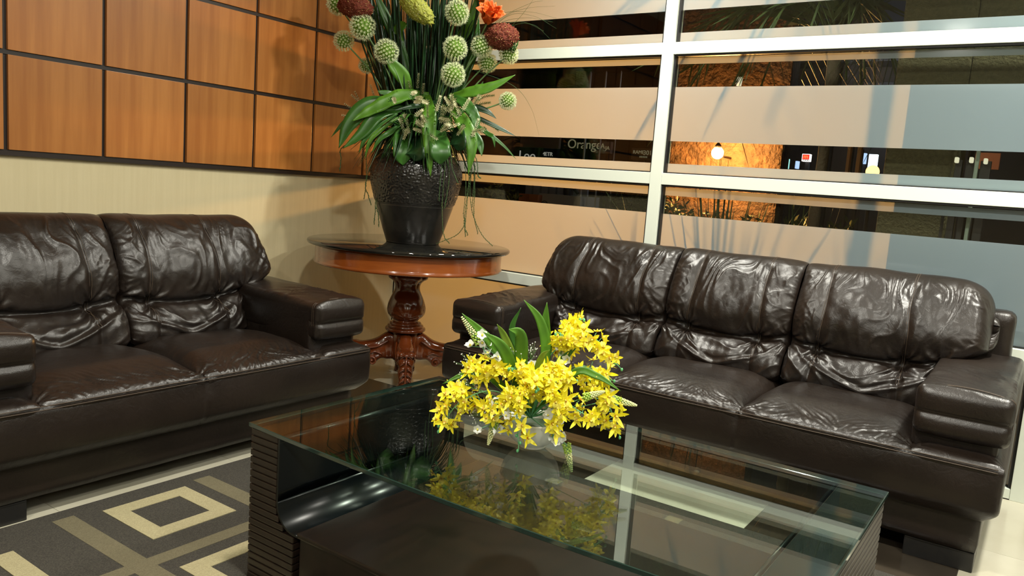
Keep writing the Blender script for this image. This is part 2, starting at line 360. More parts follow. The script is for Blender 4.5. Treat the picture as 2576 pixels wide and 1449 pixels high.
# ------------------------------------------------------------------ rug
rg = tag(empty('rug', (-2.9, -2.6, 0)), 'charcoal rug with cream squares and taupe stripes under the glass coffee table', 'rug')
rx0, rx1, ry0, ry1 = -4.9, -1.13, -4.3, -1.058
def rp_(name, a, b, z0, z1, m, bev=0): 
    return sbox(name, (a[0] + 2.9, a[1] + 2.6, z0), (b[0] + 2.9, b[1] + 2.6, z1), m, rg, bev)
rp_('rug_base', (rx0, ry0), (rx1, ry1), .0005, .009, M_rug, .003)
GX, GY = .488, .505
for i in range(-4, 4):
    xx = -2.6575 + i * GX
    if rx0 + .1 < xx < rx1 - .1:
        wd = .033; rp_('taupe_stripe', (xx - wd, ry0 + .06), (xx + wd, ry1 - .062), .0088, .0098, M_rugo)
for j in range(0, 6):
    yy = -1.567 - j * GY
    if yy > ry0 + .1: rp_('taupe_stripe', (rx0 + .06, yy - .027), (rx1 - .09, yy + .027), .0086, .0101, M_rugo)
sq = []
for i in range(-3, 4):
    for j in range(0, 6):
        cx = -2.402 + i * GX; cy = -1.298 - j * GY
        if i == -1 and j == 0: cx = -3.005; s = .155; cy = -1.39
        else: s = .147
        if j >= 1 and i == 0: cx = -2.440; cy -= .0; s = .152
        if cx - s < rx0 + .05 or cx + s > rx1 - .05 or cy - s < ry0 + .05: continue
        if (i + j) % 2 and not (i == -1 and j == 0) and j > 0 and i != 0: continue
        if j == 0 and i == 1: continue
        g = G(); ins = .060; zt = .0112; zb = .0088
        for (a0, b0, a1, b1) in ((-s, -s, s, -s + ins), (-s, s - ins, s, s), (-s, -s + ins, -s + ins, s - ins), (s - ins, -s + ins, s, s - ins)):
            g.box((cx + a0 + 2.9, cy + b0 + 2.6, zb), (cx + a1 + 2.9, cy + b1 + 2.6, zt))
        g.out('cream_square', M_rugc, rg, smooth=False)

# ------------------------------------------------------------------ sofas
def stitch_grid(name, P, parent, rad=.0011):
    g = G(); g.tube(P, rad, 4); return g.out(name, M_stitch, parent)
def make_sofa(name, ncush, W, loc, rz, label, seed, outer):
    R = tag(empty(name, loc, rz), label, 'sofa', 'dark leather sofas')
    AW = .285; D = .93; sw = (W - 2 * AW + .03) / ncush; u0s = -(sw * ncush) / 2
    # plinth
    def dp(P, n):
        P = P.copy(); P += n * (.0025 * pn(P[:, 0] * 5 + seed, P[:, 2] * 9 + P[:, 1] * 5))[:, None]; return P
    rbox('plinth', (-W / 2 + .045, .065, .068), (W / 2 - .045, D - .03, .215), .012, .03, M_leather, R, dp)
    for sx in (-1, 1):
        for (d0, d1) in ((.075, .26), (D - .22, D - .05)):
            a = sx * (W / 2 - .05); b = sx * (W / 2 - .26)
            sbox('foot', (min(a, b), d0, 0), (max(a, b), d1, .0675), M_black, R, .004)
    # seat frame band with rolled underside
    def df(P, n):
        P = P.copy(); x, y, z = P[:, 0], P[:, 1], P[:, 2]
        t = np.clip((z - .19) / .19, 0, 1)
        fr = sst(.2, 0, y)
        P[:, 1] += fr * (.030 * (1 - sst(0, .28, t)) ** 1.3 - .010 * np.sin(np.pi * np.clip((t - .15) / .85, 0, 1)))
        ex = sst(W / 2 - .12, W / 2, np.abs(x)) * np.sign(x)
        P[:, 0] -= ex * .032 * (1 - sst(0, .30, t)) ** 1.3
        for s_ in range(1, ncush):
            us = u0s + s_ * sw; gr = np.exp(-((x - us) / .006) ** 2) * fr
            P[:, 1] += .0035 * gr + .006 * fr * np.exp(-((x - us) / .03) ** 2) * sst(.28, .37, z)
        P[:, 1] += fr * .0035 * pn(x * 4 + seed, z * 10)
        P[:, 1] += fr * .003 * np.exp(-((z - .222) / .003) ** 2)
        return P
    rbox('seat_frame', (-W / 2, 0, .19), (W / 2, .80, .386), .022, .009, M_leather, R, df)
    for zz, yy in ((.3835, -.004), (.3735, -.0085)):
        pts = [(x, yy + .0035 * float(pn(x * 4 + seed, 3.8)), zz) for x in np.linspace(-W / 2 + .02, W / 2 - .02, 120)]
        stitch_grid('seam', pts, R, .0016)
    # seat cushions + side caps
    def seat(name, ua, ub, crown, cap):
        nu = int((ub - ua) / .0045); nv = 150
        u = np.linspace(ua, ub, nu); s = np.linspace(0, 1, nv); U, S = np.meshgrid(u, s, indexing='ij')
        L = .70; t = S * L; r = .035
        # profile: rolls from the front edge
        ang = np.clip(t / (r * math.pi / 2), 0, 1) * math.pi / 2
        Y = np.where(t < r * math.pi / 2, r - r * np.cos(ang), r + (t - r * math.pi / 2)); Z = np.where(t < r * math.pi / 2, .362 + r * np.sin(ang), .362 + r)
        a = (U - ua) / (ub - ua); e = 1 - np.abs(2 * a - 1) ** (6 if not cap else 5)
        b = np.clip(Y / .62, 0, 1)
        cr = crown * (e ** .7) * (sst(-.02, .2, Y)) * (1 - .35 * sst(.3, .66, Y))
        Z = Z + cr - .017 * (1 - e) * sst(0, .05, Y)
        # front bulge
        Y = Y - .010 * e * np.exp(-((t - .03) / .03) ** 2)
        # wrinkles
        m1 = np.exp(-((Y - .055) / .055) ** 2) * (.35 + .65 * e)
        wx = pn(U * 9 + seed, Y * 9) * .5
        m1 = np.exp(-((Y - .045) / (.075 if ncush == 2 else .045)) ** 2) * (.35 + .65 * e); dirm = sst(-.25, .25, pn(U * 5 + seed * 2, Y * 3))
        w1 = 1.25 * dirm * rid((U * 1.0 + Y * 1.2) * 38 + wx * 2.5, (Y - U * .25) * 7 + 5 + seed, 1.5) + 1.1 * (1 - dirm) * rid((U - Y * 1.0) * 32 + wx * 2.5 + 9, (Y + U * .2) * 7 + seed, 1.6) + .25 * pn(U * 60, Y * 40)
        cm = 1.0 if not cap else .25
        Z += cm * .0050 * (w1 - .5) * m1; Y -= cm * .0022 * (w1 - .5) * m1
        m2 = sst(.0, .2, Y) * (.4 + .6 * np.exp(-((np.minimum(a, 1 - a)) / .18) ** 2))
        Z += cm * .0011 * rid(U * 9 + wx * 3 + seed, Y * 14 + seed, 2) * m2 + .006 * pn(U * 4 + seed * 3, Y * 5) * e * sst(0, .12, Y)
        for uu, sg in ((ua, 1), (ub, -1)):
            dd = (U - uu) * sg; ph = np.arctan2(Y - .03, dd + .02); rr = np.hypot(dd, Y - .03)
            Z += cm * .0055 * np.sin(ph * 13 + pn(rr * 14, ph * 3) * 3) * np.exp(-(rr / .07) ** 2) * sst(0, .015, rr)
        return gridmesh(name, U, Y, Z, M_leather, R, flip=False)
    for c in range(ncush): seat('seat_cushion', u0s + c * sw + .001, u0s + (c + 1) * sw - .001, .052, False)
    seat('side_cap', -W / 2 + .006, u0s - .001, .03, True); seat('side_cap', u0s + ncush * sw + .001, W / 2 - .006, .03, True)
    # arms
    for sx in (-1, 1):
        xa, xb = (-W / 2 + .0, -W / 2 + AW) if sx < 0 else (W / 2 - AW, W / 2)
        xc = (xa + xb) / 2
        def da(P, n, xc=xc, sx=sx):
            P = P.copy(); x, y, z = P[:, 0], P[:, 1], P[:, 2]; q = (x - xc) / (AW / 2)
            top = sst(.3, .9, n[:, 2]); fr = sst(.5, .95, -n[:, 1])
            P[:, 2] += top * (.012 * (1 - q * q) + .02 * sst(.1, .7, y) + .005 * pn(x * 9 + seed, y * 6 + sx))
            P[:, 2] += top * .006 * np.exp(-((y - .28) / .13) ** 2) * rid((x + y) * 16 + seed, (x - y) * 5, 2)
            # two front puffs with a crease between
            cz = .510; gr = np.exp(-((z - cz) / .006) ** 2)
            puff = np.sin(np.clip((z - .437) / (cz - .437), 0, 1) * np.pi) ** .6 * (z < cz) + np.sin(np.clip((z - cz) / (.598 - cz), 0, 1) * np.pi) ** .6 * (z >= cz)
            P[:, 1] -= fr * (.011 * puff * (1 - q ** 4)); P[:, 1] += fr * .009 * gr
            P[:, 2] += sst(.2, .8, -n[:, 2]) * (-.006) * (1 - q * q)
            sd = np.abs(n[:, 0]) > .7
            P[:, 0] -= sd * np.sign(n[:, 0]) * .006 * gr * sst(.25, .05, y)
            # stitch line behind the front pad
            P -= n * (.0035 * np.exp(-((y - .075) / .004) ** 2) * (np.abs(n[:, 1]) < .6))[:, None]
            return P
        rbox('armrest', (xa, .045, .437), (xb, .86, .598), .026, .0085, M_leather, R, da)
        def ds(P, n): 
            P = P.copy(); P += n * (.004 * pn(P[:, 1] * 5 + seed, P[:, 2] * 7))[:, None]; return P
        xi, xo = (xa + .03, xb + .0005) if sx < 0 else (xa - .0005, xb - .03)
        rbox('side_panel', (xi, .082, .372), (xo, .86, .575), .012, .02, M_leather, R, ds)
        g = G()
        for k_ in range(2):
            yy = .071 + .009 * k_; zt = .598 + .002
            pts = [(xa + .004, yy, .47), (xa + .001, yy, .57), (xa + .012, yy, .594)] + [(xc + q * (AW / 2 - .03), yy, .5985 + .012 * (1 - q * q) * .95) for q in np.linspace(-1, 1, 9)] + [(xb - .012, yy, .594), (xb - .001, yy, .57), (xb - .004, yy, .47)]
            g.tube(curve3(pts, 60), .0012, 4)
        g.out('seam', M_stitch, R)
    # back frame
    def db(P, n):
        P = P.copy(); P += n * (.004 * pn(P[:, 0] * 4 + seed, P[:, 2] * 6))[:, None]; return P
    rbox('back_frame', (-W / 2 + .055, .80, .10), (W / 2 - .055, D, .80), .035, .02, M_leather, R, db)
    # back cushions
    o_l, o_r = outer
    prof = [(.50, .405), (.475, .435), (.492, .50), (.53, .555), (.572, .588), (.565, .625), (.572, .69), (.605, .77), (.655, .85), (.705, .898), (.765, .915), (.83, .898), (.875, .84), (.89, .70), (.88, .45)]
    pc = np.array(curve3([(a, b, 0) for a, b in prof], 260))[:, :2]
    seg = np.r_[0, np.cumsum(np.linalg.norm(np.diff(pc, axis=0), axis=1))]; sl = np.linspace(0, seg[-1], 270); pc = np.stack([np.interp(sl, seg, pc[:, 0]), np.interp(sl, seg, pc[:, 1])], -1)
    tg = np.gradient(pc, axis=0); tg /= np.linalg.norm(tg, axis=1)[:, None]; nr = np.stack([-tg[:, 1], tg[:, 0]], -1)
    for c in range(ncush):
        first, last = c == 0, c == ncush - 1
        ua0, ub0 = u0s + c * sw + .0015, u0s + (c + 1) * sw - .0015
        nu = 150; a = np.linspace(0, 1, nu); A, K = np.meshgrid(a, np.arange(len(pc)), indexing='ij')
        D0 = pc[K, 0]; Z0 = pc[K, 1]; ND = nr[K, 0]; NZ = nr[K, 1]
        fr = (np.arange(len(pc)) < 175)[K]
        wide = sst(.52, .68, Z0) * np.ones_like(A); wide = np.where(sl[K] > sl[-1] * .6, 1, wide)
        ua = ua0 * np.ones_like(A); ub = ub0 * np.ones_like(A)
        if first: ua = ua0 + .02 * (1 - wide) + ((-W / 2 + o_l) - ua0) * wide
        if last: ub = ub0 - .02 * (1 - wide) + ((W / 2 - o_r) - ub0) * wide
        ub_ = ub; U = ua + A * (ub - ua); wdt = ub - ua
        dl, dr = (U - ua), (ub - U)
        # crease height sags between the seams
        am = (U - ua0) / (ub0 - ua0); zc = .578 + (.012 * (2 * am - 1) ** 2)
        sag = -.030 * (1 - np.clip(2 * am - 1, -1, 1) ** 2) * np.exp(-((Z0 - .60) / .10) ** 2) * fr
        # edge fall-off
        el = np.clip(dl / .055, 0, 1); er = np.clip(dr / .055, 0, 1)
        dl2 = np.sqrt(np.clip(1 - (1 - el) ** 2, 0, 1)); dr2 = np.sqrt(np.clip(1 - (1 - er) ** 2, 0, 1))
        depl = .035 if not first else .035 + .055 * wide; depr = .035 if not last else .035 + .055 * wide
        topw = 1 - .75 * sst(.875, .92, Z0)
        if True:
            offn = -(depl * (1 - dl2) + depr * (1 - dr2)) * np.where(fr, topw, .3)
            if first: offn = offn - 0
        OUT = 1.0
        # pillow puff
        pu = np.clip(np.minimum(dl, dr) / (wdt / 2), 0, 1); pf = (1 - (1 - pu) ** 2.4)
        up = np.exp(-((Z0 - .72) / .12) ** 2); lo_ = np.exp(-((Z0 - .485) / .045) ** 2)
        offn = offn + fr * (.022 * up + .014 * lo_) * pf
        # crease valley (deeper near stitch points)
        st1, st2 = ua0 + .21 * (ub0 - ua0), ua0 + .77 * (ub0 - ua0)
        if first: st1 = ua0 + .16 * (ub0 - ua0)
        cz = Z0 + sag * 0 - .590
        offn = offn - fr * (.017 * np.exp(-(cz / .010) ** 2) + .012 * np.exp(-(cz / .03) ** 2) * (np.exp(-((U - st1) / .05) ** 2) + np.exp(-((U - st2) / .05) ** 2)))
        # vertical stitched seams in shallow valleys
        mask = fr * sst(.90, .86, Z0)
        for sx_ in (st1, st2):
            us = sx_ + .02 * (Z0 - .7) * (1 if sx_ == st1 else -1) + .006 * pn(Z0 * 8 + seed, sx_ * 9)
            offn = offn - mask * (.0100 * np.exp(-((U - us) / .016) ** 2) + .0020 * np.exp(-((U - us) / .0035) ** 2))
        # gathered wrinkles
        wx = pn(U * 6 + seed + c * 3, Z0 * 5) * 1.2
        nst = 1 - .75 * np.maximum(np.exp(-((U - st1) / .022) ** 2), np.exp(-((U - st2) / .022) ** 2)); upm = fr * sst(.60, .66, Z0) * sst(.915, .87, Z0) * nst
        pleat = rid(U * 12 + wx * 1.3 + c * 11, Z0 * 2.6 + seed, 1.5) * (.62 + .38 * sst(-.2, .3, pn(U * 4 + c * 5, Z0 * 4 + seed))) + .35 * rid(U * 30 + wx * 3, Z0 * 6 + seed, 2) * sst(.76, .86, Z0)
        offn = offn + upm * (.0105 * (pleat - .40) * (.42 + .58 * sst(.70, .86, Z0) + .25 * np.exp(-((Z0 - .64) / .04) ** 2)))
        em = np.exp(-(np.minimum(dl, dr) / .11) ** 2)
        dgl = rid((U + Z0 * 1.2) * 20 + wx, (U - Z0) * 5 + seed + c, 1.6); dgr = rid((U - Z0 * 1.2) * 20 + wx + 4, (U + Z0) * 5 + seed + c, 1.6)
        offn = offn + upm * .0050 * (np.maximum(dgl, dgr) - .45) * (.12 + .95 * em) * (.4 + .6 * sst(-.2, .3, pn(U * 7 + c, Z0 * 9 + seed)))
        offn = offn + fr * sst(.88, .80, Z0) * .007 * pn(U * 10 + seed, Z0 * 6 + c) + fr * sst(.88, .80, Z0) * .0018 * pn(U * 34, Z0 * 26 + c)
        for sx_ in (st1, st2, ua0, ub0):
            rr = np.hypot(U - sx_, cz); ph = np.arctan2(cz, U - sx_)
            offn = offn + fr * .0058 * np.sin(ph * 9 + seed + pn(rr * 12, ph * 2 + c) * 2.5) * np.exp(-((rr - .035) / .040) ** 2)
        lm = fr * sst(.60, .56, Z0) * sst(.41, .44, Z0)
        cat = Z0 + .35 * ((U - (ua0 + ub0) / 2)) ** 2 / .3 ** 2 * .25
        cat = Z0 - .30 * (2 * np.clip(am, 0, 1) - 1) ** 2 * .25
        vq = np.abs(am - (.5 + .06 * math.sin(seed + c))); vf = (Z0 - .445 - .30 * vq ** 1.3)
        offn = offn + lm * (.010 * np.exp(-(vf / .010) ** 2) - .006 * np.exp(-((vf - .022) / .012) ** 2)) * sst(.5, .25, vq) + lm * .0055 * (rid(cat * 15 + wx * .8, U * 3.2 + seed + c, 1.4) - .4)
        Y = D0 + ND * offn * 1.0; Z = Z0 + NZ * offn + sag
        # top corner rounding of outer cushions
        Rr = .13
        for s_, flag in ((dl, first), (dr, last)):
            if flag:
                t_ = np.clip(s_ / Rr, 0, 1); drop = Rr * .85 * (1 - np.sqrt(np.clip(1 - (1 - t_) ** 2, 0, 1)))
                Z = Z - drop * sst(.66, .92, Z0)
        if not first or not last:
            pass
        Z = Z + .006 * pn(U * 5 + seed, Y * 0 + 2) * sst(.85, .92, Z0)
        # round the outer side walls back
        gridmesh('back_cushion', U, Y, Z, M_leather, R, flip=False)
        for flag, col_, sgn in ((first, 0, -1), (last, -1, 1)):
            if flag:   # gusset closing the outer side
                y1, z1, u1 = Y[col_], Z[col_], U[col_]; n_ = len(y1); tt = np.linspace(0, 1, 14)
                m_ = n_ // 2; f1 = np.stack([u1[:m_], y1[:m_], z1[:m_]], -1); f2 = np.stack([u1[::-1][:m_], y1[::-1][:m_], z1[::-1][:m_]], -1)
                Pg = f1[:, None] * (1 - tt[None, :, None]) + f2[:, None] * tt[None, :, None]
                Pg[..., 0] += sgn * .022 * np.sin(np.pi * tt)[None, :] ** .5
                gridmesh('gusset', Pg[..., 0], Pg[..., 1], Pg[..., 2], M_leather, R, flip=sgn < 0)
        # stitches
        for sx_ in (st1, st2):
            for dx in (-.004, .004):
                ia = np.argmin(np.abs(am[:, 0] - (sx_ + dx - ua0) / (ub0 - ua0)))
                pts = []
                for kk in range(25, 168, 3):
                    us = sx_ + dx + .02 * (Z0[0, kk] - .7) * (1 if sx_ == st1 else -1) + .006 * float(pn(Z0[0, kk] * 8 + seed, sx_ * 9))
                    i_ = int(np.clip(np.searchsorted(U[:, kk], us), 0, nu - 1)); pts.append((us, Y[i_, kk] - .0003, Z[i_, kk]))
                stitch_grid('seam', pts, R, .0014)
    return R
make_sofa('loveseat', 2, 1.67, (-2.15, -1.11, 0), 0, 'two-seat dark brown leather sofa against the cream and wood panelled wall', 3.3, (.09, .085))
make_sofa('sofa', 3, 2.286, (-.985, -2.393, 0), -math.pi / 2, 'three-seat dark brown leather sofa in front of the frosted window', 11.7, (.135, .125))

# ------------------------------------------------------------------ coffee table
CT = tag(empty('coffee_table', (-2.09, -2.5625, .009)), 'low espresso wood coffee table with ribbed ends and a clear glass top on the rug', 'coffee table')
cx_, cy_, cz_ = -2.09, -2.5625, .009
tx0, tx1, ty0, ty1 = -2.495, -1.695, -3.300, -1.825
def bow(y):   # the front edge bows outwards a little
    t = (y - (ty0 + ty1) / 2) / ((ty1 - ty0) / 2); return .026 * (1 - t * t)
ZG = .446
# glass top
g = G(); n = 40; ys = np.linspace(ty0 - .006, ty1 + .006, n); ring = [(tx0 - .004 - bow(y), y) for y in ys] + [(tx1 + .004 + bow(y) * .0, y) for y in ys[::-1]]
ring = [(x - cx_, y - cy_) for x, y in ring]; m_ = len(ring); V = []; F = []; MI = []
lv = [(.0015, ZG - .0), (0, ZG + .0015), (0, ZG + .0105), (.0015, ZG + .012)]
for ins, z in lv:
    for (x, y) in ring: V.append((x - math.copysign(ins, x), y - math.copysign(ins, y), z - cz_))
for L_ in range(3):
    for k in range(m_): F.append((L_ * m_ + (k + 1) % m_, L_ * m_ + k, (L_ + 1) * m_ + k, (L_ + 1) * m_ + (k + 1) % m_)); MI.append(1)
for k in range(n - 1):
    F.append((k, k + 1, m_ - 2 - k, m_ - 1 - k)); MI.append(0)
    F.append((3 * m_ + k + 1, 3 * m_ + k, 3 * m_ + m_ - 1 - k, 3 * m_ + m_ - 2 - k)); MI.append(0)
o = mesh('glass_top', V, F, [M_tglass, M_gedge], CT, False, None, MI)
bm = bmesh.new(); bm.from_mesh(o.data); bmesh.ops.recalc_face_normals(bm, faces=bm.faces); bm.to_mesh(o.data); bm.free()
# ribbed ends
rr_ = .076; zl = .190    # inner lining: bend radius and the level it runs out on
def inner(z, e):          # depth of the end at height z
    base = .116
    if z >= zl + rr_: return base
    if z <= zl: return base + rr_ * .98
    t = (zl + rr_ - z) / rr_; return base + rr_ * (1 - math.sqrt(max(0, 1 - t * t)))
for e in (1, -1):
    yo = ty1 if e > 0 else ty0
    nr_ = 22; ph_ = (ZG - cz_ - .001) / nr_
    for k in range(nr_):
        z0, z1 = k * ph_, (k + 1) * ph_ - .0028
        d_in = inner(z1 + cz_, e) - .002
        ya, yb = sorted((yo - e * .0, yo - e * d_in))
        sbox('rib', (tx0 - cx_, ya - cy_, z0), (tx1 - cx_, yb - cy_, z1), M_rib, CT, .003)
    g = G(); prof = [(yo - e * .010, .0)]
    ya, yb = sorted((yo - e * .006, yo - e * (.110)))
    g.box((tx0 + .004 - cx_, ya - cy_, .0), (tx1 - .004 - cx_, yb - cy_, ZG - cz_ - .004)); g.out('end_core', M_tabw, CT, smooth=False)
    sbox('dark_end_sheet', (tx0 + .001 - cx_, ya - cy_, ZG - cz_ - .0038), (tx1 - .001 - cx_, yb - cy_, ZG - cz_ - .0012), M_lacq, CT)  # added black sheet so the lit rib tops read dark under the glass
    # curved lining sheet with thickness
    P = [(.118, ZG - .001)] + [(.118, z) for z in np.linspace(ZG - .02, zl + rr_, 6)]
    for t in np.linspace(0, math.pi / 2, 18): P.append((.118 + rr_ * (1 - math.cos(t)), zl + rr_ - rr_ * math.sin(t)))
    P += [(.118 + rr_ + .012, zl)]
    n = len(P); th = .006; V = []; F = []
    Pn = np.array(P); tt = np.gradient(Pn, axis=0); tt /= np.linalg.norm(tt, axis=1)[:, None]; nn = np.stack([-tt[:, 1], tt[:, 0]], -1)
    for x in (tx0 - .002, tx1 + .002):
        for q in range(n): V.append((x - cx_, yo - e * P[q][0] - cy_, P[q][1] - cz_))
        for q in range(n): V.append((x - cx_, yo - e * (P[q][0] - nn[q][0] * -th) - cy_, P[q][1] + nn[q][1] * th - cz_))
    for q in range(n - 1):
        a, b, c, d = q, q + 1, n + q + 1, n + q
        F += [(a, b, c, d), tuple(i + 2 * n for i in (d, c, b, a)), (a, a + 2 * n, b + 2 * n, b), (d, c, c + 2 * n, d + 2 * n)]
    F += [(0, n, 3 * n, 2 * n), (n - 1, 3 * n - 1, 4 * n - 1, 2 * n - 1)]
    o = mesh('curved_lining', V, F, M_lacq, CT, True)
    bm = bmesh.new(); bm.from_mesh(o.data); bmesh.ops.recalc_face_normals(bm, faces=bm.faces); bm.to_mesh(o.data); bm.free()
    o.data.polygons.foreach_set('use_smooth', [len(set((v // (2 * n)) for v in p.vertices)) == 2 for p in o.data.polygons])
yb0, yb1 = ty0 + .118 + rr_ + .008, ty1 - .118 - rr_ - .008
g = G(); g.box((tx0 + .012 - cx_, yb0 - cy_, 0), (tx1 - .012 - cx_, yb1 - cy_, .181), 0, .002); g.out('shelf_box', M_tabw, CT, smooth=False)
g = G(); g.box((tx0 - .001 - cx_, yb0 - cy_, .179), (tx1 + .001 - cx_, yb1 - cy_, .193), 0, .004); g.out('shelf_top', M_tabw, CT, smooth=False)
for yy in (ty0 + .06, ty1 - .06):
    for xx in (tx0 + .09, tx1 - .09): g = G()
# ------------------------------------------------------------------ round table
TX, TY, TZ = -.61, -.67, .80
RT = tag(empty('round_table', (TX, TY, 0)), 'round mahogany pedestal table with a black polished top in the corner between the sofas', 'table')
g = G(); g.lathe([(.02, .776), (.535, .776), (.546, .780), (.550, .788), (.548, .796), (.541, .80), (.02, .80)], 128); g.out('tabletop', M_topb, RT)
g = G(); g.lathe([(.46, .775), (.503, .775), (.506, .765), (.505, .70), (.509, .690), (.512, .683), (.507, .676), (.46, .676), (.46, .775)], 128); g.out('apron', M_apron, RT)
g = G(); g.lathe([(.02, .74), (.40, .74), (.40, .775), (.02, .775)], 48); g.lathe([(.05, .62), (.13, .64), (.14, .74), (.02, .745)], 24); g.out('under_frame', M_mahog, RT)
def carve(r, z, th):
    k = 0
    if .535 < z < .625: k = .012 * abs(math.sin(th * 4)) * (z - .535) / .09
    if .37 < z < .52:
        a = (th * 4 / (2 * math.pi)) % 1 - .5; q = math.hypot(a * .16, z - .385)
        k = -.0035 * (math.cos(math.atan2(a * .16, z - .385) * 14) > .2) * (q < .085) * (q > .02)
    if z < .37 and z > .352: k = .0
    return r + k
prof = [(.055, .64), (.085, .632), (.102, .618), (.100, .605), (.086, .596), (.072, .582), (.067, .565), (.069, .545), (.078, .52), (.092, .49), (.102, .46), (.106, .43), (.100, .405), (.086, .388), (.074, .378), (.068, .372), (.070, .366), (.082, .362), (.088, .354), (.086, .350), (.096, .346), (.100, .338), (.098, .334), (.108, .330), (.112, .322), (.108, .312), (.085, .306), (.06, .295)]
pr_ = curve3([(a, b, 0) for a, b in prof], 110); g = G(); g.lathe([(p[0], p[1]) for p in pr_], 96, 0, (0, 0, 0), carve); g.out('carved_column', M_mahog, RT)
g = G(); g.lathe([(.05, .14), (.072, .15), (.078, .17), (.078, .30), (.06, .312)], 8); g.out('hub', M_mahog, RT)
a0 = math.atan2(-.67, -.74)
for k in range(4):
    ang = a0 + k * math.pi / 2 + .04; ca, sa = math.cos(ang), math.sin(ang)
    def W_(r, s, z): return (r * ca - s * sa, r * sa + s * ca, z)
    # leg: deep bracket with arched top, scroll below, down-turned carved foot
    top = curve3([(.05, 0, .305), (.10, 0, .300), (.16, 0, .262), (.23, 0, .245), (.285, 0, .250), (.325, 0, .225), (.342, 0, .17), (.335, 0, .11), (.345, 0, .05), (.375, 0, .012), (.385, 0, .0)], 44)
    bot = curve3([(.05, 0, .150), (.09, 0, .145), (.125, 0, .150), (.155, 0, .125), (.185, 0, .115), (.20, 0, .150), (.23, 0, .165), (.262, 0, .15), (.275, 0, .10), (.285, 0, .045), (.290, 0, .0)], 44)
    V = []; F = []; nn = 12
    for i_ in range(44):
        t = i_ / 43; hw = .036 + .012 * math.sin(math.pi * min(1, t * 1.5)) + .004 * math.sin(t * 40)
        mid = (np.array(top[i_]) + np.array(bot[i_])) / 2; hv = (np.array(top[i_]) - np.array(bot[i_])) / 2
        for q in range(nn):
            th = 2 * math.pi * q / nn; c_, s_ = math.cos(th), math.sin(th); c_ = math.copysign(abs(c_) ** .6, c_); s_ = math.copysign(abs(s_) ** .6, s_)
            p = mid + hv * s_; V.append(W_(p[0], hw * c_, p[2]))
    for i_ in range(43):
        for q in range(nn): F.append((i_ * nn + q, i_ * nn + (q + 1) % nn, (i_ + 1) * nn + (q + 1) % nn, (i_ + 1) * nn + q))
    F.append(tuple(range(nn))); F.append(tuple(43 * nn + q for q in range(nn))[::-1])
    leg = mesh('leg', V, F, M_mahog, RT)
    bm = bmesh.new(); bm.from_mesh(leg.data); bmesh.ops.recalc_face_normals(bm, faces=bm.faces); bm.to_mesh(leg.data); bm.free()
    g = G()
    # side scrolls and volutes
    for sgn in (-1, 1):
        sp = [W_(.175 + .028 * (1 - t / 9) * math.cos(t * 1.05), sgn * (.044 + .004 * t / 9), .140 + .028 * (1 - t / 9) * math.sin(t * 1.05)) for t in np.linspace(0, 8, 30)]; g.tube(sp, .006, 6)
        g.tube(curve3([W_(.09, sgn * .046, .26), W_(.15, sgn * .050, .225), W_(.22, sgn * .050, .215), W_(.28, sgn * .046, .20)], 16), [.007] * 12 + [.005, .004, .003, .002], 6)
        g.tube(curve3([W_(.12, sgn * .046, .18), W_(.16, sgn * .050, .195), W_(.20, sgn * .050, .185), W_(.25, sgn * .046, .19)], 14), .005, 6)
        sp = [W_(.315 + .026 * (1 - t / 8) * math.cos(t * 1.1), sgn * .044, .235 + .026 * (1 - t / 8) * math.sin(t * 1.1)) for t in np.linspace(0, 6.5, 26)]; g.tube(sp, .0065, 6)
    # acanthus leaflets down the foot front
    for j in range(7):
        z = .235 - j * .030; rr = float(np.interp(z, [.01, .05, .11, .17, .225, .25], [.375, .347, .337, .343, .327, .30]))
        for sgn in (-1, 1):
            g.tube(curve3([W_(rr + .003, 0, z + .012), W_(rr + .008, sgn * .016, z - .0), W_(rr + .003, sgn * .034, z - .022)], 7), [.002, .006, .0085, .009, .007, .004, .0015], 6)
    g.tube([W_(.345, 0, .24), W_(.352, 0, .17), W_(.345, 0, .11), W_(.352, 0, .06)], .005, 6)
    for sgn in (-1, 1): g.ell(W_(.325, sgn * .026, .245), (.018, .018, .016), 10, 8)
    g.ell(W_(.335, 0, .245), (.02, .02, .012), 10, 8)
    g.out('carving', M_mahog, leg)
# ------------------------------------------------------------------ vase
pv = at(1050, 606, 'z', TZ); nv_ = np.array([MR[2][0], MR[2][1], 0]); nv_ /= np.linalg.norm(nv_)
VP = np.array([-.585, -.665, TZ])
VA = tag(empty('vase', tuple(VP)), 'tall charcoal ceramic vase with a pebbled shoulder on the round table', 'vase')
zz = np.linspace(0, .47, 190); keyz = [0, .004, .02, .07, .14, .20, .207, .26, .33, .38, .42, .45, .47]; keyr = [.140, .146, .150, .168, .190, .2085, .211, .229, .246, .249, .240, .222, .205]
def rv(z): return float(np.interp(z, keyz, keyr))
sm = np.convolve([rv(z) for z in np.linspace(-.02, .49, 206)], np.ones(9) / 9, 'same')[8:198]
def vfn(r, z, th):
    if .215 < z < .455:
        k = sst(.215, .222, z) * (1 - sst(.44, .455, z)); v = float(mn.noise(Vector((math.cos(th) * 24, math.sin(th) * 24, z * 104)))); v2 = float(mn.noise(Vector((math.cos(th) * 34, math.sin(th) * 34, z * 140))))
        return r + k * (.0034 * abs(v) ** .6 * (1 if v > 0 else -.3) + .0016 * v2)
    if abs(z - .207) < .0022 or abs(z - .214) < .0018: return r - .0022
    return r
g = G(); g.lathe([(float(sm[i]) if i > 2 else .143 + i * .0015, float(z)) for i, z in enumerate(zz)], 420, 0, (0, 0, 0), vfn); g.out('body', M_vase, VA)
g = G(); g.lathe([(.17, .462), (.206, .466), (.213, .474), (.214, .486), (.207, .493), (.197, .490), (.192, .470), (.17, .465)], 72); g.out('rim', M_vase, VA)

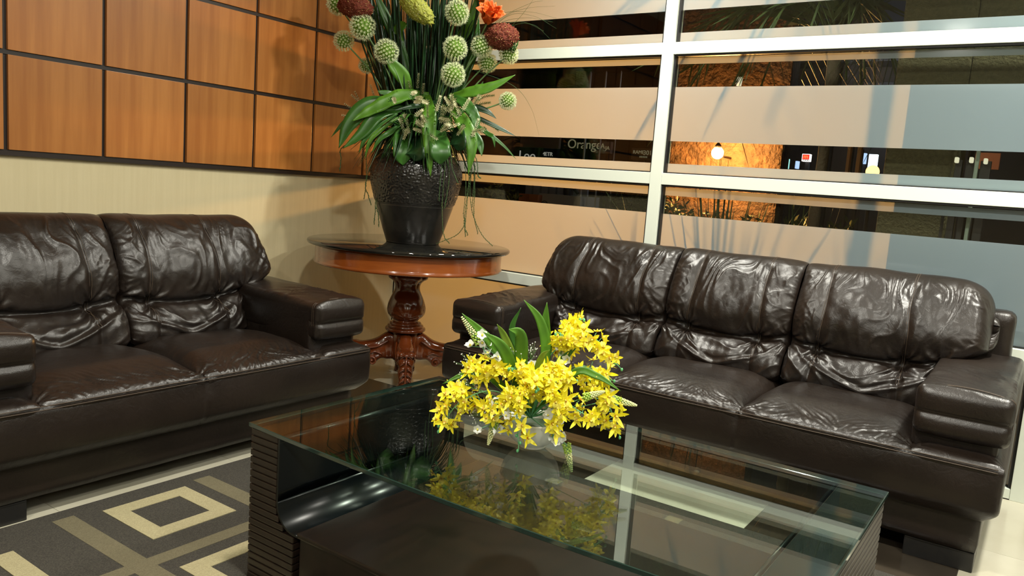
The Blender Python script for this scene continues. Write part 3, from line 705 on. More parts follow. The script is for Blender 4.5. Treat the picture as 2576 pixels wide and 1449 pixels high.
# ------------------------------------------------------------------ plants in the vase
def strap(name, pts, wd, m, parent=None, fold=.25, wave=0.0, tip=.5, n=26, face=None, seg=4, base=.35):
    """a long leaf blade along world points with a V fold; facing the given direction"""
    C_ = curve3(pts, n); V = []; F = []; face = np.array(face if face is not None else -nv_ * 1.0 + np.array([0, 0, .35]))
    for i, p in enumerate(C_):
        t = i / (n - 1); tg_ = C_[min(i + 1, n - 1)] - C_[max(i - 1, 0)]; tg_ /= np.linalg.norm(tg_) + 1e-9
        s = np.cross(tg_, face); s /= np.linalg.norm(s) + 1e-9; nn_ = np.cross(s, tg_)
        w_ = wd / 2 * (base + (1 - base) * min(1, t / .35)) * (1 if t < tip else max(.02, (1 - ((t - tip) / (1 - tip)) ** 1.8)))
        for q in range(seg + 1):
            a = q / seg * 2 - 1
            V.append(p + s * a * w_ + nn_ * (-fold * w_ * (1 - abs(a)) + (wave * math.sin(t * 34 + a * 2) * abs(a)) * w_))
    for i in range(n - 1):
        for q in range(seg): F.append((i * (seg + 1) + q, i * (seg + 1) + q + 1, (i + 1) * (seg + 1) + q + 1, (i + 1) * (seg + 1) + q))
    # give the blade a back face with real thickness
    nV = len(V); th = .0009; V2 = [v + nv_ * th for v in V]; 
    per = [i * (seg + 1) for i in range(n)] + [(n - 1) * (seg + 1) + q for q in range(1, seg + 1)] + [i * (seg + 1) + seg for i in range(n - 2, -1, -1)] + [q for q in range(seg - 1, 0, -1)]
    F2 = [tuple(i + nV for i in f[::-1]) for f in F]; F3 = [(per[k], per[(k + 1) % len(per)], per[(k + 1) % len(per)] + nV, per[k] + nV) for k in range(len(per))]
    return mesh(name, V + V2, F + F2 + F3, m, parent)
AX = VP.copy()
def vp(px, py, off=0.0): return atp(px, py, AX, off)
CROWN = vp(1062, 340, 0)   # where the stems meet, in the mouth of the vase
def pix(P, offs): return [vp(p[0], p[1], o_) for p, o_ in zip(P, offs)]
# tall dark blades behind
g = G()
for i in range(150):
    x0 = random.uniform(990, 1120); xt = 1055 + (x0 - 1055) * random.uniform(1.3, 3.2) + random.uniform(-40, 40); yt = random.uniform(-230, 60); o0 = random.uniform(-.10, .08); o1 = o0 + random.uniform(-.1, .06)
    P = curve3([vp(x0, 330, o0), vp((x0 * 2 + xt) / 3, 200, (o0 + o1) / 2), vp((x0 + xt * 2) / 3, 60, o1), vp(xt, yt, o1)], 12)
    wd = random.uniform(.004, .011); s_ = np.array([MR[0][0], MR[0][1], 0]) * wd
    ph = random.uniform(-.7, .7); s_ = s_ * math.cos(ph) + nv_ * wd * math.sin(ph); V = []; F = []
    for k, p in enumerate(P):
        t = k / 11; q = s_ * (1 - .85 * t ** 2); V += [p - q, p + q, p + nv_ * .0012 + q * 0 + np.array([0, 0, 0])]
    for k in range(11): 
        for a_, b_ in ((0, 1), (1, 2), (2, 0)): F.append((k * 3 + a_, k * 3 + b_, k * 3 + 3 + b_, k * 3 + 3 + a_))
    g.add(V, F)
o = g.out('tall_grass', M_leafd, None); o['kind'] = 'stuff'; tag(o, 'dense dark green upright grass blades rising from the vase', 'grass')
# broad upright leaves at the back
BR = [([(1040, 330), (1020, 200), (1000, 60), (985, -60)], 30, 'dark'), ([(1080, 330), (1100, 200), (1110, 80), (1120, -50)], 34, 'dark'), ([(1100, 330), (1140, 200), (1175, 90), (1215, -10)], 30, 'mid'),
      ([(1050, 330), (1055, 180), (1050, 60), (1060, -80)], 40, 'dark'), ([(1020, 330), (985, 200), (950, 60), (920, -40)], 28, 'mid'), ([(1110, 330), (1160, 210), (1195, 120), (1205, 40)], 24, 'mid')]
for kb, (P, wpx, kd) in enumerate(BR):
    lab = ['broad dark blade running up to the left edge of the yellow green celosia', 'broad dark blade standing between the celosia and the top centre allium', 'mid green blade leaning right behind the top centre allium', 'widest dark blade standing upright behind the celosia', 'mid green blade leaning left behind the allium crossed by a pointed leaf', 'mid green blade leaning right below the orange red bloom'][kb]
    o = strap('upright_leaf', pix(P, [-.04, -.06, -.08, -.1]), wpx * .0022, M_leafd if kd == 'dark' else M_leafm, None, .3)
    tag(o, lab, 'leaf', 'upright %s leaves in the vase' % kd)
ST = [
 ('fern_leaf', [(1080, 238), (1010, 240), (935, 275), (885, 305)], [.06, .12, .16, .18], 36, M_leafb, 'bright green wavy fern leaf sweeping left over the vase', .12),
 ('strap_leaf', [(1030, 262), (935, 262), (880, 310), (852, 373)], [.05, .12, .15, .16], 46, M_leafm, 'broad green leaf drooping at the far left of the vase', 0),
 ('strap_leaf', [(1010, 275), (950, 290), (910, 335), (862, 374)], [.07, .15, .18, .19], 34, M_leafm, 'glossy green leaf just right of the leftmost drooping leaf', 0),
 ('fern_leaf', [(1076, 238), (1080, 285), (1079, 360), (1083, 446)], [.08, .24, .275, .27], 34, M_leafb, 'yellowish green fern leaf hanging straight down the front of the vase', .12),
 ('fern_leaf', [(1128, 265), (1160, 300), (1186, 360), (1178, 440)], [.06, .18, .23, .23], 36, M_leafb, 'long green fern leaf hanging over the right shoulder of the vase', .08),
 ('fern_leaf', [(1125, 245), (1180, 232), (1235, 218), (1297, 188)], [.05, .10, .12, .12], 30, M_leafb, 'bright green pointed leaf reaching up to the right', .08),
 ('strap_leaf', [(1036, 240), (1015, 195), (990, 165), (966, 135)], [.06, .10, .13, .15], 36, M_leafb, 'bright green leaf pointing up left across the lowest left allium', 0),
 ('fern_leaf', [(1135, 240), (1172, 262), (1196, 300), (1192, 345)], [.06, .14, .17, .18], 30, M_leafm, 'olive leaf bending down right above the hanging fern leaf', .1),
 ('strap_leaf', [(1150, 270), (1210, 300), (1262, 325), (1298, 343)], [.03, .06, .07, .07], 12, M_leafd, 'thin dark leaf running out right to the first street sign', 0),
 ('strap_leaf', [(1160, 290), (1215, 325), (1265, 365), (1299, 401)], [.04, .08, .09, .09], 9, M_leafm, 'thin curved leaf ending lowest at the right of the vase', 0),
 ('strap_leaf', [(990, 262), (920, 280), (870, 305), (832, 346)], [.03, .06, .07, .07], 17, M_leafm, 'narrow leaf curling down at the extreme left', 0),
 ('strap_leaf', [(1000, 285), (945, 320), (918, 350), (902, 386)], [.1, .16, .18, .18], 15, M_leafm, 'narrow drooping leaf over the left shoulder of the vase', 0),
 ('strap_leaf', [(1010, 290), (960, 325), (930, 355), (918, 400)], [.1, .18, .2, .2], 13, M_leafb, 'second narrow drooping leaf over the left shoulder of the vase', 0),
 ('strap_leaf', [(1020, 300), (985, 330), (955, 350), (935, 385)], [.1, .2, .22, .22], 15, M_leafm, 'short pale leaf between the left shoulder and the front leaves', 0),
 ('strap_leaf', [(1150, 300), (1180, 330), (1205, 360), (1212, 393)], [.05, .12, .15, .16], 28, M_leafm, 'short blue green leaf right of the hanging fern leaf', 0),
 ('strap_leaf', [(1140, 262), (1190, 268), (1225, 280), (1249, 299)], [.04, .07, .08, .08], 17, M_leafd, 'short dark leaf pointing at the lone low allium', 0),
 ('strap_leaf', [(1140, 255), (1180, 240), (1205, 225), (1215, 205)], [.04, .07, .08, .08], 18, M_leafm, 'short leaf rising beside the right fern leaf', 0),
 ('strap_leaf', [(1020, 245), (985, 235), (960, 232), (950, 228)], [.04, .1, .12, .12], 14, M_leafm, 'short leaf stub at the upper left of the foliage', 0),
 ('strap_leaf', [(1180, 300), (1225, 335), (1240, 345), (1245, 372)], [.05, .1, .12, .12], 12, M_leafm, 'little curling leaf under the thin dark leaf', 0),
 ('strap_leaf', [(1110, 250), (1075, 262), (1035, 268), (990, 278)], [.1, .16, .18, .2], 16, M_leafd, 'dark horizontal leaf crossing the middle of the foliage', 0),
 ('upright_leaf', [(1055, 290), (1010, 130), (965, 30), (940, -30)], [0, .02, .03, .03], 26, M_leafm, 'green leaf passing between the two upper left alliums', 0),
 ('upright_leaf', [(1035, 180), (1000, 90), (1015, 60), (1018, 55)], [-.02, .03, .05, .05], 26, M_leafb, 'small bright folded leaf under the yellow celosia', 0),
 ('upright_leaf', [(1090, 290), (1150, 120), (1190, 40), (1200, -20)], [-.02, -.02, -.01, 0], 28, M_leafb, 'bright green leaf behind the top allium on the right', 0),
]
for nme, P, of, wpx, m, lab, wv in ST:
    o = strap(nme, pix(P, of), wpx * .00215, m, None, .22, wv, .45, 30); tag(o, lab, 'leaf')
# extra filler blades around the mouth
g = G()
fillt = bpy.data.objects
for i in range(190):
    a = random.uniform(0, 2 * math.pi); ro = random.uniform(.15, .36); dz = random.uniform(-.16, .14) if i % 2 else random.uniform(-.17, -.04)
    if dz < -.06: ro = max(ro, .25); c0 = VP + np.array([0, 0, .52])
    e = c0 + np.array([math.cos(a) * ro, math.sin(a) * ro, dz]); mdl = c0 + np.array([math.cos(a) * ro * .55, math.sin(a) * ro * .55, .09 + max(dz, 0) * .6])
    P = curve3([c0 - np.array([0, 0, .04]), mdl, e], 10); wd = random.uniform(.007, .017); V = []; F = []
    sd = np.array([-math.sin(a), math.cos(a), 0]) * wd
    for k, p in enumerate(P):
        t = k / 9; q = sd * math.sin(math.pi * min(.98, .15 + t * .85)) ; V += [p - q, p + q, p - np.array([0, 0, .002 + .3 * np.linalg.norm(q)])]
    for k in range(9):
        for a_, b_ in ((0, 1), (1, 2), (2, 0)): F.append((k * 3 + a_, k * 3 + b_, k * 3 + 3 + b_, k * 3 + 3 + a_))
    g.add(V, F, i % 2)
o = g.out('leaf_filler', [M_leafd, M_leafm]); o['kind'] = 'stuff'; tag(o, 'small arching leaves packed around the mouth of the vase', 'foliage')
# round basal leaves over the rim
RTs = np.array([MR[0][0], MR[0][1], 0])
for k, (x, y, off, ln) in enumerate([(1013, 350, .24, 66), (1043, 362, .25, 44), (1106, 352, .27, 62), (1150, 340, .22, 40)]):
    o = strap('round_leaf', [vp(x, y - 25, off - .11), vp(x, y + 5, off - .01), vp(x + 1, y + ln * .55, off + .02), vp(x + 1, y + ln, off)], 50 * .00215, M_leafd if k % 2 else M_leafm, None, .16, 0, .66, 22, -nv_ + RTs * (.5, -.3, .2, -.5)[k], 6, .6)
    tag(o, ['leftmost', 'second', 'third', 'rightmost'][k] + ' dark round-tipped leaf lapping over the rim of the vase', 'leaf', 'round leaves over the rim')
# trailing strings
tr = [[(925, 372), (922, 430), (920, 470), (916, 500)], [(921, 455), (926, 490), (934, 515)], [(948, 490), (944, 530), (941, 564)], [(949, 500), (952, 540), (953, 570)],
      [(1113, 385), (1108, 450), (1104, 505)], [(1121, 385), (1115, 470), (1112, 530), (1116, 590), (1130, 612)], [(1130, 430), (1124, 490), (1118, 524)], [(1132, 385), (1138, 425), (1152, 460)],
      [(1166, 400), (1172, 470), (1166, 540), (1170, 560), (1150, 590), (1098, 613)], [(1178, 420), (1176, 500), (1170, 570), (1171, 595)], [(1186, 400), (1182, 480), (1190, 540), (1212, 590), (1238, 618)],
      [(1190, 400), (1194, 480), (1192, 540), (1202, 588)], [(1183, 420), (1178, 470), (1168, 560), (1177, 592)], [(1198, 400), (1202, 440), (1209, 448)], [(1192, 410), (1193, 440), (1188, 520)], [(860, 372), (858, 400), (855, 430)], [(955, 372), (952, 385), (941, 398)]]
for k, P in enumerate(tr):
    off = .24 if P[0][0] > 1090 and P[0][0] < 1140 else (.12 if P[0][0] > 1140 else .10)
    pp = [vp(x, y, off) for x, y in P]; pp[-1] = np.array(pp[-1]); 
    pp = [np.array([p[0], p[1], max(p[2], TZ + .004)]) for p in pp]
    C_ = curve3([vp(1070 + (P[0][0] - 1070) * .75, 345, off * .6)] + pp, 46); g = G(); g.tube(C_, .0016, 5)
    for i in range(8, 46, 1):
        p = C_[i]; g.ell(p + np.array([random.uniform(-.002, .002), random.uniform(-.002, .002), 0]), (.0024, .0024, .004), 5, 3)
    o = g.out('trailing_stem', M_tend); 
    side = 'left side' if P[0][0] < 1000 else ('front' if P[0][0] < 1140 else 'right side')
    tag(o, 'thin knotted green string trailing down the %s of the vase' % side, 'trailing stem', 'trailing stems on the %s' % side)
# spiky fern sprigs with cream tips
def sprig(P, offs, lab, grp, m=None, cream=True):
    C_ = curve3([vp(x, y, o_) for (x, y), o_ in zip(P, offs)], 22); r = empty('fern_sprig', tuple(C_[0])); g = G(); g.tube([c - C_[0] for c in C_], .0012, 4); g2 = G()
    for i in range(4, 22):
        p = C_[i] - C_[0]; tg_ = C_[min(i + 1, 21)] - C_[i - 1]; tg_ /= np.linalg.norm(tg_); L_ = .019 * (1 - .5 * (i / 22))
        for k in range(5):
            a = k * 1.257 + i * .5; u_ = np.cross(tg_, [0.1, .2, 1]); u_ /= np.linalg.norm(u_); v_ = np.cross(tg_, u_); dd = (u_ * math.cos(a) + v_ * math.sin(a)) * .85 + tg_ * .5
            e = p + dd * L_; sd = np.cross(dd, tg_) * .0024; g2.add([p - sd * .6, p + sd * .6, e + sd * .8, e - sd * .8], [(0, 1, 2, 3)], 1 if (cream and i > 9) else 0)
    g.out('stem', M_tend, r); g2.out('leaflets', [M_leafm, M_cone], r); tag(r, lab, 'sprig', grp)
for P in ([(960, 300), (920, 270), (885, 240)], [(955, 310), (910, 290), (868, 262)], [(960, 320), (910, 300), (862, 290)], [(965, 290), (945, 250), (932, 215)], [(960, 300), (925, 285), (893, 232)], [(962, 325), (920, 318), (880, 305)]):
    sprig(P, [.0, .03, .04], 'spiky cream-tipped fern sprig fanning out left against the wood panels', 'left fern sprigs')
for P in ([(1180, 270), (1215, 245), (1242, 240)], [(1180, 275), (1210, 262), (1232, 258)], [(1190, 300), (1225, 310), (1253, 328)], [(1185, 320), (1210, 330), (1232, 338)], [(1180, 265), (1190, 245), (1205, 232)]):
    sprig(P, [.02, .04, .05], 'small spiky fern sprig pointing right against the window', 'right fern sprigs', None, False)
for i in range(34):
    x = random.gauss(1085, 52); y = random.uniform(255, 335); sprig([(x, y), (x + random.uniform(-16, 16), y + random.uniform(-24, 10)), (x + random.uniform(-30, 30), y + random.uniform(-34, 26))], [.16, .24, .29], 'short cream-tipped sprig in the middle of the foliage above the vase', 'centre fern sprigs')
for P in ([(1048, 270), (1050, 220), (1053, 186)], [(1030, 280), (1035, 240), (1028, 205)], [(1060, 270), (1062, 235), (1066, 212)]):
    sprig(P, [.06, .08, .09], 'upright spiky sprig standing left of the lowest centre allium', 'upright sprigs')
# alliums
g = G(); NA = 150
for i in range(NA):
    ph = math.acos(1 - 2 * (i + .5) / NA); th = math.pi * (1 + 5 ** .5) * i; d = np.array([math.cos(th) * math.sin(ph), math.sin(th) * math.sin(ph), math.cos(ph)])
    u_ = np.cross(d, [.3, .5, .81]); u_ /= np.linalg.norm(u_); v_ = np.cross(d, u_); R1 = .68 + .10 * random.random(); c = d * R1
    g.add([d * .55 - u_ * .018, d * .55 + u_ * .018, c + u_ * .02, c - u_ * .02], [(0, 1, 2, 3)], 1)
    a0_ = random.random() * 6
    for k in range(6):
        a = a0_ + k * math.pi / 3; e = u_ * math.cos(a) + v_ * math.sin(a); s_ = np.cross(d, e) * .024
        p1 = c + e * .055 + d * .07; p2 = c + e * .125 + d * (.15 + .10 * random.random()); g.add([c, p1 - s_, p2, p1 + s_], [(0, 1, 2, 3)], 0)
    g.add([c - u_ * .012, c + u_ * .012, c + d * .22], [(0, 1, 2)], 0)
g.ell((0, 0, 0), (.60, .60, .60), 20, 14, 1); ALL = None
AL = [(850, 10, 31, .0, 'allium at the top left edge behind the dark red cockscomb'), (912, 68, 36, .10, 'largest left allium just below the dark red cockscomb'), (865, 103, 28, .02, 'leftmost allium overlapped by the larger one above it'), (972, 130, 34, .13, 'allium crossed by the bright green pointed leaf'),
      (922, 165, 22, -.12, 'dim shaded allium behind the left stems'), (1150, 32, 34, .12, 'topmost allium in the centre of the arrangement'), (1145, 122, 34, .14, 'upper of the two stacked centre alliums'), (1140, 188, 34, .17, 'lowest centre allium right above the foliage'),
      (1212, 117, 31, .04, 'allium next to the dark red cockscomb on the right'), (1226, 158, 27, -.02, 'smaller allium half hidden below the right cluster'), (1280, 137, 27, .0, 'allium furthest right beside the white window bar'), (1277, 254, 25, .02, 'lone low allium against the wide frosted band')]
for k, (x, y, rpx, off, lab) in enumerate(AL):
    p = vp(x, y, off); dist = (p - CC) @ MR[2]; rad = rpx * dist / FP / .97; r = empty('allium', tuple(p)); tag(r, 'round white green ' + lab, 'flower', 'alliums')
    if ALL is None: ALL = g.out('flower_head', [M_allw, M_allg], r, False)
    else: ALL = dup(ALL, r)
    ALL.scale = (rad,) * 3; ALL.rotation_euler = (k * 1.3, k * .7, k * 2.1)
    b = vp(1065 + (x - 1065) * .22, 325, off * .4); mid = vp(1065 + (x - 1065) * .62, (y * .6 + 325 * .4) , off * .8)
    if y > 240: b = vp(1180, 285, .02); mid = vp(1225, 272, .02)
    gg = G(); gg.tube([c - p for c in curve3([b, mid, p], 14)], .0042, 8); gg.out('stem', M_stem, r)
# cockscombs
def comb(c, r, lab, m, bead, tilt, seed, cat='flower'):
    R = empty('cockscomb', tuple(c)); bm = bmesh.new(); bmesh.ops.create_icosphere(bm, subdivisions=5, radius=1)
    for v in bm.verts:
        n_ = v.co.normalized(); k = 1 + .10 * mn.noise(n_ * 3 + Vector((seed, 0, 0))) + .20 * abs(mn.noise(n_ * 8 + Vector((seed, 1, 0)))) + .14 * mn.noise(n_ * 19)
        v.co = Vector((n_.x * r[0] * k, n_.y * r[1] * k, n_.z * r[2] * k))
    me = bpy.data.meshes.new('bloom'); bm.to_mesh(me); vs = [v.co.copy() for v in bm.verts]; bm.free(); me.materials.append(m)
    me.polygons.foreach_set('use_smooth', [True] * len(me.polygons)); o = link(bpy.data.objects.new('bloom', me), R); gg = G()
    for v in random.sample(vs, 520): gg.ell(tuple(v * 1.01), (.0022, .0022, .0024), 4, 3, 0 if random.random() < .7 else 1)
    o2 = gg.out('seed_beads', [m, bead], R); o2['kind'] = 'stuff'
    R.rotation_euler = tilt; tag(R, lab, cat); return R
RTv = np.array([MR[0][0], MR[0][1], 0])
comb(vp(893, 18, .10), (.085, .06, .052), 'dark red lumpy cockscomb bloom at the top left', M_red, M_gold, (0, .1, math.atan2(RTv[1], RTv[0])), 1)
comb(vp(1262, 92, .06), (.082, .06, .062), 'dark red cockscomb bloom on the right beside the window bar', M_red, M_gold, (0, -.15, math.atan2(RTv[1], RTv[0])), 2)
comb(vp(1294, 108, .05), (.018, .02, .045), 'small green cockscomb tip hanging beside the right red bloom', M_leafm, M_cone, (0, .1, math.atan2(RTv[1], RTv[0])), 5)
comb(vp(1047, 20, .14), (.100, .05, .050), 'yellow green celosia plume tilted across the top centre', M_ygc, M_cone, (0, .65, math.atan2(RTv[1], RTv[0])), 3)
# orange red blooms
def bloom(c, s, lab, aim, npet=22):
    R = empty('orange_bloom', tuple(c)); aim = np.array(aim, float); aim /= np.linalg.norm(aim); u_ = np.cross(aim, [.2, .1, 1]); u_ /= np.linalg.norm(u_); v_ = np.cross(aim, u_)
    pm_ = None
    for i in range(npet):
        a = i * 2.4; t = i / npet; e = u_ * math.cos(a) + v_ * math.sin(a); op = .25 + .85 * t
        P = [np.zeros(3), aim * s * .5 + e * s * .30 * op, aim * s * (1.0 - .45 * t) + e * s * (.25 + .62 * op) * .8]
        o = strap('petal', P, s * .42, M_ora, R, .3, 0, .5, 9, aim * .3 + e * .0 + np.array([0.01, 0, 0]) - nv_ * .5, 4)
    tag(R, lab, 'flower'); gg = G(); gg.tube([vp(1110, 330, 0) - c, vp(1150, 220, 0) - c, np.zeros(3)], .004, 6); gg.out('stem', M_stem, R)
bloom(vp(1224, 60, .04), .125, 'orange red layered bloom on the right behind the top allium', (RTv * .3 - nv_ * .5 + np.array([0, 0, .8])))
bloom(vp(1212, 5, .02), .12, 'orange red bloom cut off by the top edge, above the other', (RTv * .1 - nv_ * .4 + np.array([0, 0, .9])))
# fine grass wisps to the right
for k, P in enumerate([[(1150, 130), (1250, 62), (1320, 45), (1390, 55)], [(1160, 120), (1250, 40), (1330, 30), (1400, 46)], [(1150, 140), (1240, 75), (1310, 55), (1368, 78)], [(1160, 140), (1255, 50), (1330, 10), (1365, 2)], [(1150, 150), (1260, 50), (1320, 22), (1397, 15)],
                        [(1170, 150), (1270, 45), (1340, 40), (1400, 72)], [(1180, 150), (1280, 70), (1340, 62), (1384, 98)], [(1170, 170), (1290, 62), (1330, 15), (1340, 0)], [(1190, 175), (1290, 215), (1335, 270), (1356, 340)]]):
    g = G(); g.tube(curve3(pix(P, [0, .02, .03, .03]), 30), [.0014 - .0010 * i / 29 for i in range(30)], 4); o = g.out('grass_wisp', M_tend)
    if k == 8: tag(o, 'single long wisp arching down in front of the wide frosted band', 'grass')
    else: tag(o, 'fine thread-like grass wisp arching right in front of the top of the window', 'grass', 'grass wisps at the upper right')

# ------------------------------------------------------------------ bowl and yellow orchids on the coffee table
BZ = ZG + .0122; BC = at(1338, 1122, 'z', BZ); BC[2] = BZ
BW = tag(empty('bowl', tuple(BC)), 'round white porcelain bowl standing on the glass coffee table', 'bowl')
pf = [(.0, .0), (.034, .0), (.038, .003), (.037, .007), (.045, .012), (.062, .026), (.075, .045), (.081, .064), (.082, .076), (.0835, .079), (.082, .081), (.079, .079), (.077, .066), (.070, .045), (.05, .022), (.0, .014)]
pf = [(a * .98, b * .98) for a, b in pf]; g = G(); g.lathe([(max(a, .0005), b) for a, b in pf], 72); g.out('bowl_body', M_white, BW)
g = G(); g.lathe([(.001, .040), (.066, .040), (.074, .052), (.070, .058), (.001, .064)], 32); g.out('moss_filling', M_leafd, BW)
BX = BC.copy()
def bp(px, py, off=0.0): return atp(px, py, BX, off)
# orchid flower template
def petal(g, base, d, nrm, L, w_, mi, curl=.3):
    n = 6; s = np.cross(d, nrm); s /= np.linalg.norm(s) + 1e-9; V = []; F = []
    for i in range(n + 1):
        t = i / n; c = base + d * L * t + nrm * L * curl * t * t; ww = w_ * (math.sin(math.pi * min(.97, .10 + .88 * t)) ** .75)
        V += [c - s * ww + nrm * ww * .25, c, c + s * ww + nrm * ww * .25]
    for i in range(n): F += [(i * 3, i * 3 + 1, i * 3 + 4, i * 3 + 3), (i * 3 + 1, i * 3 + 2, i * 3 + 5, i * 3 + 4)]
    g.add(V, F, mi)
OT = []
for var in range(4):
    g = G(); nz = np.array([0, 0, 1.0])
    for k in range(5):
        a = math.pi / 2 + k * 2 * math.pi / 5 + random.uniform(-.15, .15); d = np.array([math.cos(a), math.sin(a), 0.1]); petal(g, np.zeros(3), d, nz, .0225 * random.uniform(.8, 1.2), .0047, 0, random.uniform(-.3, .7))
    petal(g, np.array([0, 0, .002]), np.array([0, -1, .5]), nz, .015, .0065, 1, -.5); g.ell((0, .0, .005), (.003, .003, .005), 6, 5, 1); g.ell((0, -.001, .002), (.0042, .0042, .003), 6, 4, 2)
    OT.append(g)
OM = [None] * 4
def place(o, p, zdir, spin, sc):
    q = Vector(tuple(zdir)).normalized().to_track_quat('Z', 'Y') @ Matrix.Rotation(spin, 4, 'Z').to_quaternion(); o.rotation_mode = 'QUATERNION'; o.rotation_quaternion = q; o.location = tuple(p); o.scale = (sc,) * 3
BM_ = None
def spray(P, offs, n, lab, seed, t0=.30, spread=.017, buds=3, sc=1.0):
    global BM_
    random.seed(seed); C_ = curve3([bp(x, y, o_) for (x, y), o_ in zip(P, offs)], 40); O0 = C_[0]; R = empty('orchid_spray', tuple(O0)); tag(R, lab, 'flower')
    g = G(); g.tube([c - O0 for c in C_], [.0021 - .0009 * i / 39 for i in range(40)], 6)
    for i in range(n):
        t = t0 + (1 - .06 - t0) * (i + .5) / n; c = C_[int(t * 39)]; tg_ = C_[min(39, int(t * 39) + 1)] - C_[int(t * 39) - 1]; tg_ /= np.linalg.norm(tg_)
        out = np.array([random.gauss(0, 1), random.gauss(0, 1), random.gauss(0, .8)]) - nv_ * .9; out -= tg_ * (out @ tg_); out /= np.linalg.norm(out); p = c + out * spread * random.uniform(.7, 1.35)
        if p[2] < BZ + .022: p[2] = BZ + .022
        g.tube([c - O0, (c + p) / 2 - O0 + np.array([0, 0, .002]), p - O0], .0009, 4); v = random.randrange(4)
        if OM[v] is None: o = OT[v].out('orchid_flower', [M_yel, M_yelp, M_throat], R, True); OM[v] = o
        else: o = dup(OM[v], R)
        zd = out * .9 - nv_ * .55 + np.array([random.gauss(0, .3), random.gauss(0, .3), random.gauss(0, .3)]); place(o, p - O0, zd, random.uniform(0, 6.3), sc * random.uniform(.85, 1.2))
    for i in range(buds):
        t = 1 - .05 * i; c = C_[int(t * 39)]; p = c + np.array([random.uniform(-.006, .006), random.uniform(-.006, .006), random.uniform(-.008, .002)])
        if p[2] < BZ + .008: p[2] = BZ + .008
        g.tube([c - O0, p - O0], .0008, 4)
        if BM_ is None: gb = G(); gb.ell((0, 0, 0), (.0036, .0036, .0050), 8, 6); o = gb.out('bud', M_bud, R); BM_ = o
        else: o = dup(BM_, R)
        o.location = tuple(p - O0)
    g.out('stem', M_ostem, R)
c0 = (1335, 1050)
SP = [
 ([c0, (1250, 985), (1160, 1010), (1100, 1085)], [0, .05, .07, .06], 12, 'yellow orchid spray drooping furthest left over the glass', 1, .5),
 ([c0, (1350, 920), (1420, 830), (1470, 800)], [0, -.03, -.04, -.03], 22, 'yellow orchid spray at the top reaching towards the sofa back', 2, .5),
 ([c0, (1380, 900), (1480, 845), (1560, 925)], [0, -.02, 0, .02], 14, 'yellow orchid spray arching to the upper right with green bud tips', 3, .45),
 ([c0, (1440, 940), (1520, 1000), (1558, 1095)], [0, .03, .05, .05], 15, 'yellow orchid spray drooping at the lower right', 4, .45),
 ([c0, (1270, 940), (1215, 920), (1190, 960)], [0, .03, .05, .06], 14, 'yellow orchid spray on the left beside the white blossoms', 5, .35),
 ([c0, (1320, 960), (1300, 1000), (1305, 1135)], [0, .07, .11, .105], 15, 'yellow orchid spray hanging in front of the bowl at its left', 6, .4),
 ([c0, (1370, 960), (1400, 1000), (1390, 1100)], [0, .08, .11, .10], 14, 'yellow orchid spray hanging in front of the bowl at its right', 7, .4),
 ([c0, (1330, 960), (1310, 930), (1280, 925)], [0, .03, .07, .10], 16, 'yellow orchid spray in the middle left of the bouquet', 8, .3),
 ([c0, (1370, 950), (1400, 940), (1450, 960)], [0, .04, .07, .09], 16, 'yellow orchid spray in the middle right of the bouquet', 9, .3),
 ([c0, (1300, 1000), (1250, 1010), (1215, 1060)], [0, .06, .10, .11], 14, 'yellow orchid spray low on the left above the glass', 10, .35),
 ([c0, (1400, 1000), (1450, 1030), (1500, 1060)], [0, .06, .10, .10], 12, 'yellow orchid spray low on the right above the glass', 11, .35),
 ([c0, (1350, 980), (1350, 960), (1352, 985)], [0, .04, .10, .14], 15, 'yellow orchid spray nearest the viewer in the bouquet centre', 12, .3),
 ([c0, (1410, 890), (1440, 860), (1400, 835)], [0, -.01, 0, .02], 16, 'yellow orchid spray below the top spray', 13, .5),
 ([c0, (1250, 1000), (1170, 975), (1120, 1020)], [0, .04, .05, .05], 7, 'short yellow orchid spray above the far left one', 14, .65),
 ([c0, (1430, 930), (1500, 930), (1545, 960)], [0, .0, .01, .02], 11, 'yellow orchid spray right of centre against the sofa seat', 15, .45)]
for P, of, n, lab, sd, t0 in SP: spray(P, of, int(n * 1.55), lab, sd, t0, .021, 3, .97)
